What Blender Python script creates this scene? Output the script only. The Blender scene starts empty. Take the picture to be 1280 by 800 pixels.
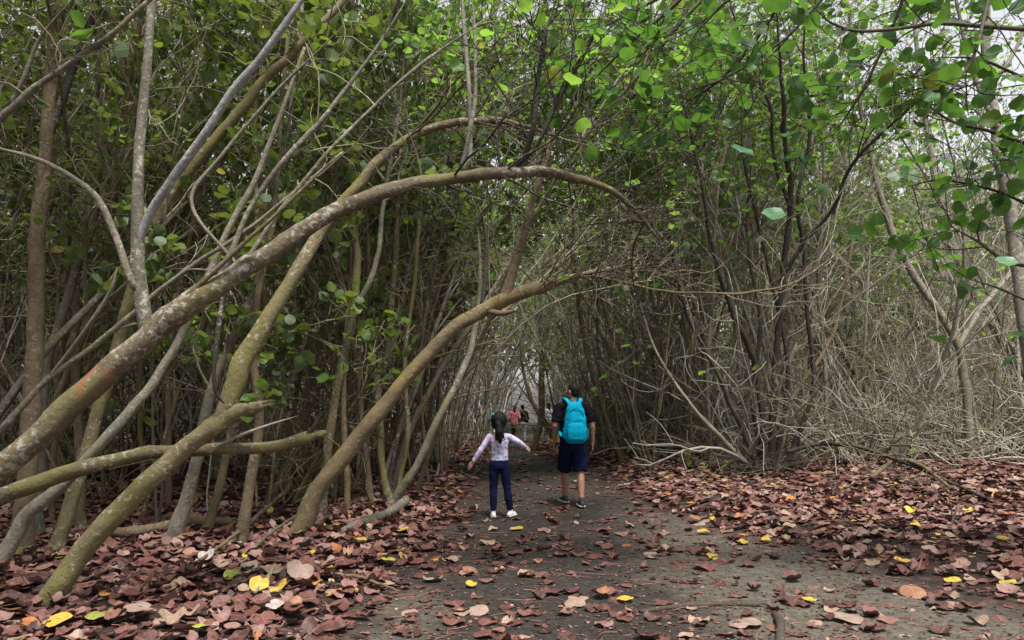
import bpy, math, random
import numpy as np
from mathutils import Vector, Matrix, Euler

SEED = 11
rng = np.random.default_rng(SEED)
random.seed(SEED)
scn = bpy.context.scene
COL = scn.collection
F = 900.0
CAMH = 1.5
TH = math.atan(97 / 900.0)
R = math.radians


# ------------------------------------------------------------------ helpers
def W(px, py, d):
    """World point on the photograph's ray (px, py) at distance d along the path."""
    u = (px - 640) / F
    v = (400 - py) / F
    fy = math.cos(TH) - v * math.sin(TH)
    fz = math.sin(TH) + v * math.cos(TH)
    return np.array([u / fy * d, d, CAMH + fz / fy * d])


def sstep(a, b, x):
    t = np.clip((np.asarray(x, float) - a) / (b - a), 0, 1)
    return t * t * (3 - 2 * t)


PY = [-20, 3, 5, 6.5, 8.5, 10, 12, 16, 19, 22, 30, 38, 90]
PXL = [-1.3, -1.15, -1.0, -.8, -.62, -.6, -.68, -.62, -.5, -.38, -.1, -1.5, -60]
PXR = [3.8, 3.7, 3.6, 3.2, 2.3, 1.85, 1.8, 1.7, .85, .72, .7, 3.0, 60]


def path_out(x, y):
    xl = np.interp(y, PY, PXL)
    xr = np.interp(y, PY, PXR)
    return np.maximum(xl - x, x - xr)


def wav(x, y, s, ph):
    return (np.sin(x * s + ph) * np.cos(y * s * .9 + ph * 1.7) + .6 * np.sin(x * s * 2.1 - y * s * 1.3 + ph * 2.3)
            + .35 * np.sin(x * s * 3.7 + y * s * 4.1 + ph)) / 1.95


def gz(x, y):
    x = np.asarray(x, float)
    y = np.asarray(y, float)
    o = path_out(x, y)
    right = sstep(.5, 2.5, x - .5)
    z = -.35 * sstep(14, 34, y)
    z = z + (.05 + .09 * right) * sstep(-.1, 1.1, o) + (.06 + .16 * right) * sstep(1, 6, o)
    z = z + .035 * wav(x, y, 1.1, .4) * sstep(-.6, .8, o) + .012 * wav(x, y, 2.6, 2.0)
    return z


def nrm(a):
    return a / np.maximum(np.linalg.norm(a, axis=-1, keepdims=True), 1e-9)


class MB:
    """Collects numpy geometry and links it as one mesh object."""

    def __init__(self):
        self.v, self.l, self.s, self.n = [], [], [], 0
        self.at = {}

    def add(self, v, faces, **attrs):
        v = np.asarray(v, float).reshape(-1, 3)
        for f in (faces if isinstance(faces, list) else [faces]):
            f = np.asarray(f, np.int64)
            self.l.append((f + self.n).ravel())
            self.s.append(np.full(len(f), f.shape[1], np.int64))
        for k, a in attrs.items():
            self.at.setdefault(k, []).append((self.n, np.asarray(a, float)))
        self.v.append(v)
        self.n += len(v)
        return self

    def build(self, name, mat, parent=None, smooth=True):
        me = bpy.data.meshes.new(name)
        v = np.concatenate(self.v) if self.v else np.zeros((0, 3))
        l = np.concatenate(self.l)
        s = np.concatenate(self.s)
        me.vertices.add(len(v))
        me.vertices.foreach_set('co', v.astype(np.float32).ravel())
        me.loops.add(len(l))
        me.loops.foreach_set('vertex_index', l.astype(np.int32))
        me.polygons.add(len(s))
        st = np.concatenate([[0], np.cumsum(s)[:-1]])
        me.polygons.foreach_set('loop_start', st.astype(np.int32))
        me.polygons.foreach_set('loop_total', s.astype(np.int32))
        me.polygons.foreach_set('use_smooth', np.full(len(s), smooth))
        for k, lst in self.at.items():
            vec = lst[0][1].ndim == 2
            a = me.attributes.new(k, 'FLOAT_VECTOR' if vec else 'FLOAT', 'POINT')
            buf = np.zeros((len(v), 3)) if vec else np.zeros(len(v))
            for o, x in lst:
                buf[o:o + len(x)] = x
            a.data.foreach_set('vector' if vec else 'value', buf.astype(np.float32).ravel())
        me.update(calc_edges=True)
        me.validate()
        if mat is not None:
            me.materials.append(mat)
        o = bpy.data.objects.new(name, me)
        COL.objects.link(o)
        if parent is not None:
            o.parent = parent
        return o


def tag(o, label=None, cat=None, group=None, kind=None):
    if label:
        o['label'] = label
    if cat:
        o['category'] = cat
    if group:
        o['group'] = group
    if kind:
        o['kind'] = kind
    return o


def empty(name, loc=(0, 0, 0), rz=0.0):
    o = bpy.data.objects.new(name, None)
    COL.objects.link(o)
    o.empty_display_size = .2
    o.location = loc
    o.rotation_euler = (0, 0, rz)
    return o


def copy_tree(o, parent=None):
    c = o.copy()
    COL.objects.link(c)
    if parent is not None:
        c.parent = parent
    for ch in list(o.children):
        copy_tree(ch, c)
    return c


def tubes(mb, P, Rr, sides=6, rough=0.0, cap=True, tone=None):
    """P (N,K,3) polylines, Rr (N,K) radii -> tubes."""
    P = np.asarray(P, float)
    Rr = np.asarray(Rr, float)
    if P.ndim == 2:
        P, Rr = P[None], Rr[None]
    N, K = P.shape[:2]
    T = nrm(np.gradient(P, axis=1))
    ov = nrm(P[:, -1] - P[:, 0])
    ref = np.zeros((N, 3))
    ref[np.arange(N), np.argmin(np.abs(ov), axis=1)] = 1
    A = nrm(np.cross(T, np.broadcast_to(ref[:, None], T.shape)))
    B = np.cross(T, A)
    a = np.linspace(0, 2 * np.pi, sides, endpoint=False)
    rr = np.repeat(Rr[:, :, None], sides, 2)
    if rough:
        kk = np.arange(K)[None, :, None]
        ph = rng.uniform(0, 6.28, (N, 1, 1))
        aa = a[None, None]
        n = (.5 * np.sin(kk * .37 + 2 * aa + ph) + .35 * np.sin(kk * .83 - 3 * aa + ph * 2.1) + .5 * np.sin(kk * .21 + aa + ph * 3)
             + .25 * rng.normal(0, 1, rr.shape))
        for _ in range(max(1, K // 14)):
            k0, a0 = rng.uniform(0, K, (N, 1, 1)), rng.uniform(0, 6.28, (N, 1, 1))
            n = n + 3.2 * np.exp(-((kk - k0) / 1.3) ** 2) * np.exp(np.cos(aa - a0) * 3 - 3)
        rr = rr * (1 + rough * n)
    V = P[:, :, None] + rr[..., None] * (np.cos(a)[None, None, :, None] * A[:, :, None] + np.sin(a)[None, None, :, None] * B[:, :, None])
    base = (np.arange(N) * K * sides)[:, None, None]
    k = (np.arange(K - 1) * sides)[None, :, None]
    s = np.arange(sides)[None, None]
    s2 = (np.arange(sides) + 1) % sides
    q = np.stack([base + k + s, base + k + s2[None, None], base + k + sides + s2[None, None], base + k + sides + s], -1).reshape(-1, 4)
    fs = [q]
    if cap:
        fs.append((base[:, 0] + (K - 1) * sides + np.arange(sides)[None]).reshape(-1, sides))
        fs.append((base[:, 0] + np.arange(sides)[::-1][None]).reshape(-1, sides))
    at = {}
    if tone is not None:
        at['tone'] = np.repeat(np.asarray(tone, float), K * sides)
    mb.add(V.reshape(-1, 3), fs, **at)


def catmull(P, n):
    P = np.asarray(P, float)
    K = len(P)
    Q = np.vstack([2 * P[0] - P[1], P, 2 * P[-1] - P[-2]])
    t = np.linspace(0, K - 1 - 1e-9, n)
    i = t.astype(int)
    f = (t - i)[:, None]
    p0, p1, p2, p3 = Q[i], Q[i + 1], Q[i + 2], Q[i + 3]
    return .5 * (2 * p1 + (p2 - p0) * f + (2 * p0 - 5 * p1 + 4 * p2 - p3) * f ** 2 + (3 * p1 - p0 - 3 * p2 + p3) * f ** 3)


def limb(pts, seg=.07, wob=.0):
    """pts [(px,py,d,diam_px)] -> (P, R) smooth world polyline and radii."""
    a = np.array([np.append(W(p[0], p[1], p[2]), p[3] * p[2] / F / 2) for p in pts])
    L = np.linalg.norm(np.diff(a[:, :3], axis=0), axis=1).sum()
    n = max(6, min(140, int(L / seg)))
    c = catmull(a, n)
    c[:, 3] = np.maximum(c[:, 3], .0015)
    if wob:
        n1 = rng.normal(0, 1, (n, 3))
        ker = np.hanning(9)
        ker /= ker.sum()
        for j in range(3):
            c[:, j] += np.convolve(np.pad(n1[:, j], 4, mode='edge'), ker, 'valid') * wob * np.minimum(1, np.arange(n) / 6)
    return c[:, :3], c[:, 3]


def spawn(P, Rr, m, f=(.2, 1), ln=(.5, 1), ang=(30, 70), up=.1, wob=.18, K=6, rr=.55, rmin=.0015, bias=None, rcap=1e9):
    """m children per parent polyline, vectorised. Returns P (N*m,K,3), R."""
    N, K0 = P.shape[:2]
    ff = rng.uniform(f[0], f[1], (N, m)) * (K0 - 1.001)
    i = ff.astype(int)
    t = (ff - i)[..., None]
    n = np.arange(N)[:, None]
    pos = P[n, i] * (1 - t) + P[n, i + 1] * t
    tan = nrm(P[n, i + 1] - P[n, i])
    rad = Rr[n, i] * (1 - t[..., 0]) + Rr[n, i + 1] * t[..., 0]
    pos, tan, rad = pos.reshape(-1, 3), tan.reshape(-1, 3), rad.reshape(-1)
    M = len(pos)
    perp = nrm(np.cross(rng.normal(0, 1, (M, 3)), tan))
    a = np.radians(rng.uniform(ang[0], ang[1], (M, 1)))
    d = np.cos(a) * tan + np.sin(a) * perp
    d[:, 2] += up * 1.5
    if bias is not None:
        d += np.asarray(bias)
    d = nrm(d)
    L = rng.uniform(ln[0], ln[1], (M, 1))
    out = np.zeros((M, K, 3))
    out[:, 0] = pos
    curl = rng.normal(0, wob * .6, (M, 3))
    for k in range(1, K):
        d = d + rng.normal(0, wob, (M, 3)) + curl
        d[:, 2] += up * .3
        d = nrm(d)
        out[:, k] = out[:, k - 1] + d * L / (K - 1)
    r0 = np.minimum(np.maximum(rad * rr, rmin * 1.3), rcap)
    tt = np.linspace(0, 1, K)[None]
    Ro = r0[:, None] * (1 - tt) + np.maximum(r0[:, None] * .3, rmin) * tt
    return out, Ro


# ---- leaves
def leaf_template(n=12, fold=.18, curl=.1, wave=.03, notch=.14, seed=0, jag=.0, tear=0):
    """Round sea-grape leaf, about 1 wide, stalk end at the origin, pointing along +y, two rings."""
    r = np.random.default_rng(seed)
    a = np.linspace(-np.pi / 2, 1.5 * np.pi, n, endpoint=False)
    rad = .5 * (1 + .035 * np.sin(2 * a + r.uniform(0, 6)) + .03 * np.sin(3 * a + r.uniform(0, 6)) + .014 * r.normal(0, 1, n))
    rad = rad * (1 + jag * r.normal(0, 1, n))
    for _ in range(tear):
        rad[r.integers(2, n - 1)] *= r.uniform(.45, .7)
    x = 1.04 * rad * np.cos(a)
    y = .5 + .95 * rad * np.sin(a)
    y[0] += notch
    ring = np.stack([x, y], 1)
    cen = np.array([0, .5])
    mid = cen + (ring - cen) * .55
    pts = np.vstack([[cen], mid, ring])
    px, py = pts[:, 0], pts[:, 1] - .45
    z = fold * np.abs(px) + curl * (px ** 2 * 1.2 + py ** 2) * 2 + wave * np.sin(py * 9 + r.uniform(0, 6)) * np.sign(px) * np.abs(px) * 4
    z = z + curl * 1.2 * py * r.normal(0, .6) + .028 * np.sin(px * 5 + r.uniform(0, 6)) * np.cos(py * 4 + r.uniform(0, 6)) + .004 * r.normal(0, 1, len(z))
    v = np.column_stack([pts, z])
    t = np.array([[0, 1 + i, 1 + (i + 1) % n] for i in range(n)])
    q = np.array([[1 + i, 1 + n + i, 1 + n + (i + 1) % n, 1 + (i + 1) % n] for i in range(n)])
    return v, [t, q]


def leaf_simple(seed=0, fold=.2):
    r = np.random.default_rng(seed)
    v = np.array([[0, .03, 0], [.42, .22, 0], [.5, .62, 0], [.2, .97, 0], [-.2, .97, 0], [-.5, .62, 0], [-.42, .22, 0], [0, .55, 0]], float)
    v[:, 2] = fold * np.abs(v[:, 0]) + r.normal(0, .05, 8)
    v[7, 2] -= .04
    f = np.array([[0, 1, 2, 7], [7, 2, 3, 4], [7, 4, 5, 6 - 0], [6, 0, 7, 7]])
    q = np.array([[0, 1, 2, 7], [7, 2, 3, 4]])
    q2 = np.array([[7, 4, 5, 6]])
    t = np.array([[7, 6, 0]])
    return v, [np.vstack([q, q2]), t]


NEAR_T = [leaf_template(12, f, c, w, seed=i) for i, (f, c, w) in enumerate([(.12, .05, .02), (.22, .1, .03), (.05, -.14, .04), (.3, .05, .05), (.1, .2, .06)])]
FAR_T = [leaf_simple(i, f) for i, f in enumerate([.1, .25, -.15, .35])]


def put_leaves(mb, pos, xdir, nrmv, size, tone, temps, var=None):
    """Leaves at pos with the stalk direction xdir (their +y) and face normal nrmv."""
    pos = np.asarray(pos)
    N = len(pos)
    if N == 0:
        return
    yv = nrm(xdir)
    xv = nrm(np.cross(yv, nrmv))
    zv = np.cross(xv, yv)
    M = np.stack([xv, yv, zv], -1)
    asp = rng.uniform(.86, 1.12, N)
    which = rng.integers(0, len(temps), N)
    for k, (tv, tf) in enumerate(temps):
        s = which == k
        n = s.sum()
        if n == 0:
            continue
        loc = tv[None] * size[s][:, None, None]
        loc = loc * np.stack([asp[s], np.ones(n), rng.uniform(.6, 1.5, n)], 1)[:, None]
        v = np.einsum('nij,nvj->nvi', M[s], loc) + pos[s][:, None]
        off = (np.arange(n) * len(tv))[:, None, None]
        mb.add(v.reshape(-1, 3), [(f[None] + off).reshape(-1, f.shape[1]) for f in tf],
               tone=np.repeat(tone[s], len(tv)), leafco=np.tile(tv, (n, 1)))


def leaves_on(mb, P, m, size=(.1, .17), temps=None, tilt=.8, f=(.25, 1), stalk=.03, tone=(0, 1), keep=1.0):
    temps = temps or FAR_T
    N, K = P.shape[:2]
    ff = rng.uniform(f[0], f[1], (N, m)) * (K - 1.001)
    i = ff.astype(int)
    t = (ff - i)[..., None]
    n = np.arange(N)[:, None]
    pos = (P[n, i] * (1 - t) + P[n, i + 1] * t).reshape(-1, 3)
    tan = nrm(P[n, i + 1] - P[n, i]).reshape(-1, 3)
    if keep < 1:
        k = rng.random(len(pos)) < keep
        pos, tan = pos[k], tan[k]
    M = len(pos)
    d = nrm(tan * .5 + rng.normal(0, .7, (M, 3)) * [1, 1, .6])
    nv = nrm(np.array([0, 0, 1.0]) + rng.normal(0, tilt, (M, 3)))
    put_leaves(mb, pos + d * stalk, d, nv, rng.uniform(size[0], size[1], M), rng.uniform(tone[0], tone[1], M), temps)


# ------------------------------------------------------------------ materials
def newmat(name):
    m = bpy.data.materials.new(name)
    m.use_nodes = True
    nt = m.node_tree
    nt.nodes.clear()
    out = nt.nodes.new('ShaderNodeOutputMaterial')
    return m, nt, out


class N_:
    def __init__(s, nt):
        s.nt = nt

    def __call__(s, typ, _i=None, **kw):
        n = s.nt.nodes.new('ShaderNode' + typ)
        for k, v in kw.items():
            setattr(n, k, v)
        for k, v in (_i or {}).items():
            if isinstance(v, bpy.types.NodeSocket):
                s.nt.links.new(v, n.inputs[k])
            else:
                n.inputs[k].default_value = v
        return n

    def ramp(s, fac, stops, interp='LINEAR'):
        n = s.nt.nodes.new('ShaderNodeValToRGB')
        n.color_ramp.interpolation = interp
        e = n.color_ramp.elements
        while len(e) < len(stops):
            e.new(.5)
        for k, (p, c) in enumerate(stops):
            e[k].position = p
            e[k].color = (*c, 1) if len(c) == 3 else c
        s.nt.links.new(fac, n.inputs[0])
        return n.outputs[0]

    def mix(s, fac, a, b, blend='MIX'):
        n = s.nt.nodes.new('ShaderNodeMix')
        n.data_type = 'RGBA'
        n.blend_type = blend
        for sock, v in ((n.inputs[0], fac), (n.inputs[6], a), (n.inputs[7], b)):
            if isinstance(v, bpy.types.NodeSocket):
                s.nt.links.new(v, sock)
            elif sock.type == 'RGBA':
                sock.default_value = (*v, 1)
            else:
                sock.default_value = v
        return n.outputs[2]

    def math(s, op, a, b=0.0):
        n = s.nt.nodes.new('ShaderNodeMath')
        n.operation = op
        for k, v in ((0, a), (1, b)):
            if isinstance(v, bpy.types.NodeSocket):
                s.nt.links.new(v, n.inputs[k])
            else:
                n.inputs[k].default_value = v
        return n.outputs[0]

    def maprange(s, v, a, b, c=0, d=1):
        n = s('MapRange', {0: v, 1: a, 2: b, 3: c, 4: d})
        return n.outputs[0]


def bark(name, dark, light, lichen=.4, moss=.3, peel=0.0, scale=1.0, lichen_c=(.38, .36, .31), moss_c=(.135, .118, .04), bump=.75):
    m, nt, out = newmat(name)
    n = N_(nt)
    co = n('TexCoord').outputs['Object']
    rnd = n('ObjectInfo').outputs['Random']
    ofs = n('VectorMath', {0: co, 1: n('CombineXYZ', {0: n.math('MULTIPLY', rnd, 37.0), 1: n.math('MULTIPLY', rnd, 91.0), 2: 0.0}).outputs[0]}).outputs[0]
    big = n('TexNoise', {'Vector': ofs, 'Scale': 3.2 * scale, 'Detail': 5.0, 'Roughness': .65}).outputs[0]
    fine = n('TexNoise', {'Vector': ofs, 'Scale': 34 * scale, 'Detail': 6.0, 'Roughness': .7}).outputs[0]
    med = n('TexNoise', {'Vector': ofs, 'Scale': 11 * scale, 'Detail': 6.0, 'Roughness': .7, 'Distortion': .8}).outputs[0]
    base = n.mix(n.maprange(n.math('ADD', n.math('ADD', n.math('MULTIPLY', big, .35), n.math('MULTIPLY', med, .3)), n.math('MULTIPLY', fine, .35)), .37, .62), dark, light)
    base = n.mix(n.maprange(fine, .36, .28, 0, .8), base, tuple(x * .4 for x in dark))
    hv = n('HueSaturation', {'Hue': .5, 'Saturation': 1.0, 'Value': n.maprange(rnd, 0, 1, .75, 1.25), 'Color': base}).outputs[0]
    mo = n('TexNoise', {'Vector': ofs, 'Scale': 2.1 * scale, 'Detail': 4.0, 'Roughness': .6, 'Distortion': .4}).outputs[0]
    col = n.mix(n.math('MULTIPLY', n.maprange(mo, .62 - .25 * moss, .78 - .25 * moss), .85), hv, moss_c) if moss else hv
    if lichen:
        li = n('TexNoise', {'Vector': ofs, 'Scale': 24 * scale, 'Detail': 8.0, 'Roughness': .68, 'Distortion': .5}).outputs[0]
        zone = n('TexNoise', {'Vector': ofs, 'Scale': 1.7 * scale, 'Detail': 2.0}).outputs[0]
        lm = n.maprange(n.math('ADD', li, n.math('MULTIPLY', zone, .45)), .86 - .12 * lichen, .93 - .1 * lichen)
        col = n.mix(n.math('MULTIPLY', lm, .62), col, lichen_c)
    if peel:
        pe = n('TexNoise', {'Vector': ofs, 'Scale': 2.6, 'Detail': 5.0, 'Roughness': .6}).outputs[0]
        col = n.mix(n.math('MULTIPLY', n.maprange(pe, .66 - .2 * peel, .7 - .2 * peel), .8), col, (.2, .085, .04))
    bp = n('Bump', {'Strength': bump, 'Distance': .02, 'Height': n.math('ADD', fine, n.math('MULTIPLY', med, .9))}).outputs[0]
    p = n('BsdfPrincipled', {'Base Color': col, 'Roughness': .8, 'Normal': bp, 'Specular IOR Level': .3})
    nt.links.new(p.outputs[0], out.inputs[0])
    return m


def green_leaf(name, stops, trans=.45, tcol=(.30, .52, .05), rough=.5, spec=.3, tint=.2):
    m, nt, out = newmat(name)
    n = N_(nt)
    tone = n('Attribute', attribute_name='tone').outputs['Fac']
    lc = n('Attribute', attribute_name='leafco').outputs['Vector']
    sx = n('SeparateXYZ', {0: lc})
    rnd = n('ObjectInfo').outputs['Random']
    col = n.ramp(tone, stops)
    col = n('HueSaturation', {'Hue': n.maprange(rnd, 0, 1, .485, .515), 'Saturation': 1.0, 'Value': n.maprange(rnd, 0, 1, .8, 1.2), 'Color': col}).outputs[0]
    ax = n.math('ABSOLUTE', sx.outputs[0])
    rib = n.maprange(ax, .012, .035, 1, 0)
    vein = n.math('ABSOLUTE', n.math('SUBTRACT', n.math('FRACT', n.math('MULTIPLY', n.math('SUBTRACT', sx.outputs[1], n.math('MULTIPLY', ax, .7)), 5.0)), .5))
    veinm = n.maprange(vein, .0, .07, .4, 0)
    mask = n.math('MAXIMUM', rib, veinm)
    nz = n('TexNoise', {'Vector': n('TexCoord').outputs['Object'], 'Scale': 19.0, 'Detail': 3.0}).outputs[0]
    col = n.mix(n.maprange(nz, .35, .75, 0, .35), col, n.mix(.5, col, (.02, .03, .01)))
    back = n('NewGeometry').outputs['Backfacing']
    colb = n.mix(n.math('MULTIPLY', mask, .55), col, (.32, .36, .16))
    colb = n.mix(n.math('MULTIPLY', back, .35), colb, (.16, .24, .12))
    p = n('BsdfPrincipled', {'Base Color': colb, 'Roughness': rough, 'Specular IOR Level': spec})
    t = n('BsdfTranslucent', {'Color': n.mix(n.math('MULTIPLY', mask, .5), n.mix(tint, tcol, n.mix(1.0, col, (2.6, 2.6, 2.6), 'MULTIPLY')), (.16, .26, .04))})
    mx = n('MixShader', {0: trans, 1: p.outputs[0], 2: t.outputs[0]})
    nt.links.new(mx.outputs[0], out.inputs[0])
    return m


LITTER = [(0, (.022, .013, .012)), (.18, (.058, .028, .025)), (.36, (.098, .038, .032)), (.5, (.14, .058, .049)), (.64, (.188, .094, .081)), (.75, (.25, .155, .135)), (.84, (.27, .19, .14)),
          (.9, (.30, .10, .04)), (.94, (.34, .17, .04)), (.97, (.46, .31, .03)), (1, (.32, .34, .06))]


def dead_leaf(name, objcol=False):
    m, nt, out = newmat(name)
    n = N_(nt)
    lc = n('Attribute', attribute_name='leafco').outputs['Vector']
    sx = n('SeparateXYZ', {0: lc})
    if objcol:
        col = n('ObjectInfo').outputs['Color']
        sd = n('ObjectInfo').outputs['Random']
    else:
        sd = n('Attribute', attribute_name='tone').outputs['Fac']
        col = n.ramp(sd, LITTER)
    ofs = n('VectorMath', {0: lc, 1: n('CombineXYZ', {0: n.math('MULTIPLY', sd, 173.0), 1: n.math('MULTIPLY', sd, 311.0), 2: 0.0}).outputs[0]}).outputs[0]
    nz = n('TexNoise', {'Vector': ofs, 'Scale': 4.5, 'Detail': 6.0, 'Roughness': .65}).outputs[0]
    spots = n('TexNoise', {'Vector': ofs, 'Scale': 14.0, 'Detail': 3.0, 'Roughness': .6}).outputs[0]
    col = n.mix(n.maprange(nz, .42, .7, 0, .65), col, n.mix(1.0, col, (.42, .36, .36), 'MULTIPLY'))
    col = n.mix(n.maprange(nz, .42, .25, 0, .3), col, (.33, .22, .2))
    col = n.mix(n.maprange(spots, .63, .7, 0, .7), col, (.035, .02, .016))
    ax = n.math('ABSOLUTE', sx.outputs[0])
    rib = n.maprange(ax, .012, .03, .6, 0)
    vein = n.math('ABSOLUTE', n.math('SUBTRACT', n.math('FRACT', n.math('MULTIPLY', n.math('SUBTRACT', sx.outputs[1], n.math('MULTIPLY', ax, .7)), 5.0)), .5))
    mask = n.math('MAXIMUM', rib, n.maprange(vein, .0, .06, .28, 0))
    col = n.mix(mask, col, (.26, .14, .11))
    back = n('NewGeometry').outputs['Backfacing']
    col = n.mix(n.math('MULTIPLY', back, .35), col, (.22, .13, .11))
    bp = n('Bump', {'Strength': .35, 'Distance': .01, 'Height': n.math('SUBTRACT', nz, n.math('MULTIPLY', mask, .4))}).outputs[0]
    p = n('BsdfPrincipled', {'Base Color': col, 'Roughness': .55, 'Specular IOR Level': .3, 'Normal': bp})
    nt.links.new(p.outputs[0], out.inputs[0])
    return m


def plain(name, c, rough=.8, noise=.25, scale=30, spec=.3, bump=.0, metal=0.0):
    m, nt, out = newmat(name)
    n = N_(nt)
    nz = n('TexNoise', {'Vector': n('TexCoord').outputs['Object'], 'Scale': float(scale), 'Detail': 4.0}).outputs[0]
    col = n.mix(n.maprange(nz, .3, .7), tuple(x * (1 - noise) for x in c), tuple(min(1, x * (1 + noise)) for x in c))
    p = n('BsdfPrincipled', {'Base Color': col, 'Roughness': rough, 'Specular IOR Level': spec, 'Metallic': metal})
    if bump:
        nt.links.new(n('Bump', {'Strength': bump, 'Distance': .01, 'Height': nz}).outputs[0], p.inputs['Normal'])
    nt.links.new(p.outputs[0], out.inputs[0])
    return m


M = {}
M['arch'] = bark('bark_arch', (.05, .038, .024), (.17, .135, .085), .6, .45, peel=.2)
M['mossy'] = bark('bark_mossy', (.07, .055, .03), (.18, .145, .08), .55, .7)
M['ochre'] = bark('bark_ochre', (.065, .047, .027), (.185, .14, .078), .35, .5, moss_c=(.165, .13, .04))
M['grey'] = bark('bark_grey', (.07, .062, .046), (.205, .185, .14), .5, .3)
M['blue'] = bark('bark_bluegrey', (.13, .13, .125), (.30, .297, .285), .5, .0, lichen_c=(.5, .5, .48))
M['pale'] = bark('bark_pale', (.13, .117, .095), (.30, .275, .23), .6, .1)
M['dark'] = bark('bark_dark', (.022, .018, .014), (.062, .05, .038), .15, .1)
M['brown'] = bark('bark_brown', (.06, .044, .028), (.18, .132, .083), .3, .35)
M['twigpale'] = bark('bark_twig_pale', (.155, .143, .116), (.40, .375, .315), .2, .1, bump=.1)
M['twigbrown'] = bark('bark_twig_brown', (.09, .076, .052), (.27, .23, .16), .2, .15, bump=.1)
M['twigdark'] = bark('bark_twig_dark', (.035, .028, .02), (.1, .08, .057), .15, .1, bump=.1)
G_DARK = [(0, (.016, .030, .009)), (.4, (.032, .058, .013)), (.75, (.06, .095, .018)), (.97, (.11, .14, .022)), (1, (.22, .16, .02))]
G_MID = [(0, (.022, .052, .016)), (.35, (.04, .10, .022)), (.7, (.065, .15, .028)), (.965, (.10, .18, .03)), (.985, (.30, .20, .02)), (1, (.28, .06, .03))]
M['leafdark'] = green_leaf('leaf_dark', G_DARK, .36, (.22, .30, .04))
M['leafmid'] = green_leaf('leaf_mid', G_MID, .52, (.27, .47, .05))
M['leafnear'] = green_leaf('leaf_near', [(0, (.016, .044, .014)), (.5, (.03, .08, .02)), (.985, (.055, .125, .025)), (.993, (.22, .13, .02)), (1, (.2, .05, .03))], .36, (.16, .34, .03))
M['leafsheen'] = green_leaf('leaf_sky_sheen', [(0, (.07, .20, .11)), (1, (.11, .25, .14))], .2, (.2, .4, .1), rough=.4)  # sky reflection on glossy leaves, put into the base colour
M['litter'] = dead_leaf('dead_leaf')
M['litter_obj'] = dead_leaf('dead_leaf_single', True)


def ground_mat():
    m, nt, out = newmat('forest_floor')
    n = N_(nt)
    co = n('TexCoord').outputs['Object']
    pa = n('Attribute', attribute_name='path').outputs['Fac']
    n1 = n('TexNoise', {'Vector': co, 'Scale': .9, 'Detail': 7.0, 'Roughness': .6}).outputs[0]
    n2 = n('TexNoise', {'Vector': co, 'Scale': 14.0, 'Detail': 8.0, 'Roughness': .72}).outputs[0]
    n3 = n('TexNoise', {'Vector': co, 'Scale': 75.0, 'Detail': 4.0, 'Roughness': .7}).outputs[0]
    sand = n('Attribute', attribute_name='sand').outputs['Fac']
    dirt = n.mix(n.maprange(n2, .35, .7), (.018, .015, .013), (.072, .061, .052))
    dirt = n.mix(n.maprange(n1, .45, .68, 0, .5), dirt, (.026, .022, .018))
    sandc = n.mix(n.maprange(n2, .35, .68), (.07, .06, .048), (.2, .176, .142))
    sm = n.maprange(n.math('ADD', n.math('MULTIPLY', sand, .55), n.math('MULTIPLY', n1, .8)), .55, .85)
    dirt = n.mix(sm, dirt, sandc)
    dirt = n.mix(n.maprange(n3, .62, .75, 0, .6), dirt, (.2, .17, .14))
    dirt = n.mix(n.maprange(n3, .4, .28, 0, .7), dirt, (.02, .016, .013))
    vo = n('TexVoronoi', {'Vector': co, 'Scale': 9.0, 'Randomness': 1.0})
    leaf = n.ramp(n('SeparateColor', {0: vo.outputs['Color']}).outputs[0], [(0, (.03, .016, .014)), (.4, (.09, .038, .032)), (.75, (.16, .07, .06)), (1, (.24, .14, .12))])
    leaf = n.mix(n.maprange(vo.outputs['Distance'], .35, .6, 0, .8), leaf, (.018, .012, .01))
    humus = n.mix(n.maprange(n2, .4, .65), leaf, (.028, .019, .016))
    col = n.mix(pa, humus, dirt)
    n4 = n('TexNoise', {'Vector': co, 'Scale': 4.5, 'Detail': 3.0, 'Roughness': .5, 'Distortion': .6}).outputs[0]
    h = n.math('ADD', n.math('ADD', n.math('MULTIPLY', n2, 1.0), n.math('MULTIPLY', n3, .4)), n.math('MULTIPLY', n4, 1.6))
    bp = n('Bump', {'Strength': 1.0, 'Distance': .05, 'Height': h}).outputs[0]
    p = n('BsdfPrincipled', {'Base Color': col, 'Roughness': .85, 'Specular IOR Level': .25, 'Normal': bp})
    nt.links.new(p.outputs[0], out.inputs[0])
    return m


M['ground'] = ground_mat()

# ------------------------------------------------------------------ ground
def axis(lo, hi, a, b, fine, coarse):
    left = np.arange(lo, a, coarse)
    mid = np.arange(a, b, fine)
    right = np.arange(b, hi + coarse, coarse)
    return np.concatenate([left, mid, right])


gx = axis(-150, 150, -9, 9, .14, 4.0)
gy = axis(-60, 240, 1, 24, .14, 3.0)
X, Y = np.meshgrid(gx, gy)
Z = gz(X, Y)
nx, ny = len(gx), len(gy)
idx = np.arange(nx * ny).reshape(ny, nx)
q = np.stack([idx[:-1, :-1], idx[:-1, 1:], idx[1:, 1:], idx[1:, :-1]], -1).reshape(-1, 4)
o_ = path_out(X, Y)
pm = 1 - sstep(-.35, .35, o_ + .22 * wav(X, Y, 2.3, 1.0))
sandm = np.clip(sstep(.6, 2.0, X + .15 * wav(X, Y, 1.7, 3)) * sstep(14, 7, Y) * (1 - .75 * sstep(3.0, 4.5, X + .2 * Y - .6)) + .75 * sstep(-.15, -.7, X) * sstep(-1.5, -.9, X) * sstep(6.6, 5.2, Y) + .25 * sstep(33, 38, Y), 0, 1)
mb = MB()
mb.add(np.stack([X, Y, Z], -1).reshape(-1, 3), q, path=pm.ravel(), sand=sandm.ravel())
ground = mb.build('ground', M['ground'])
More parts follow.
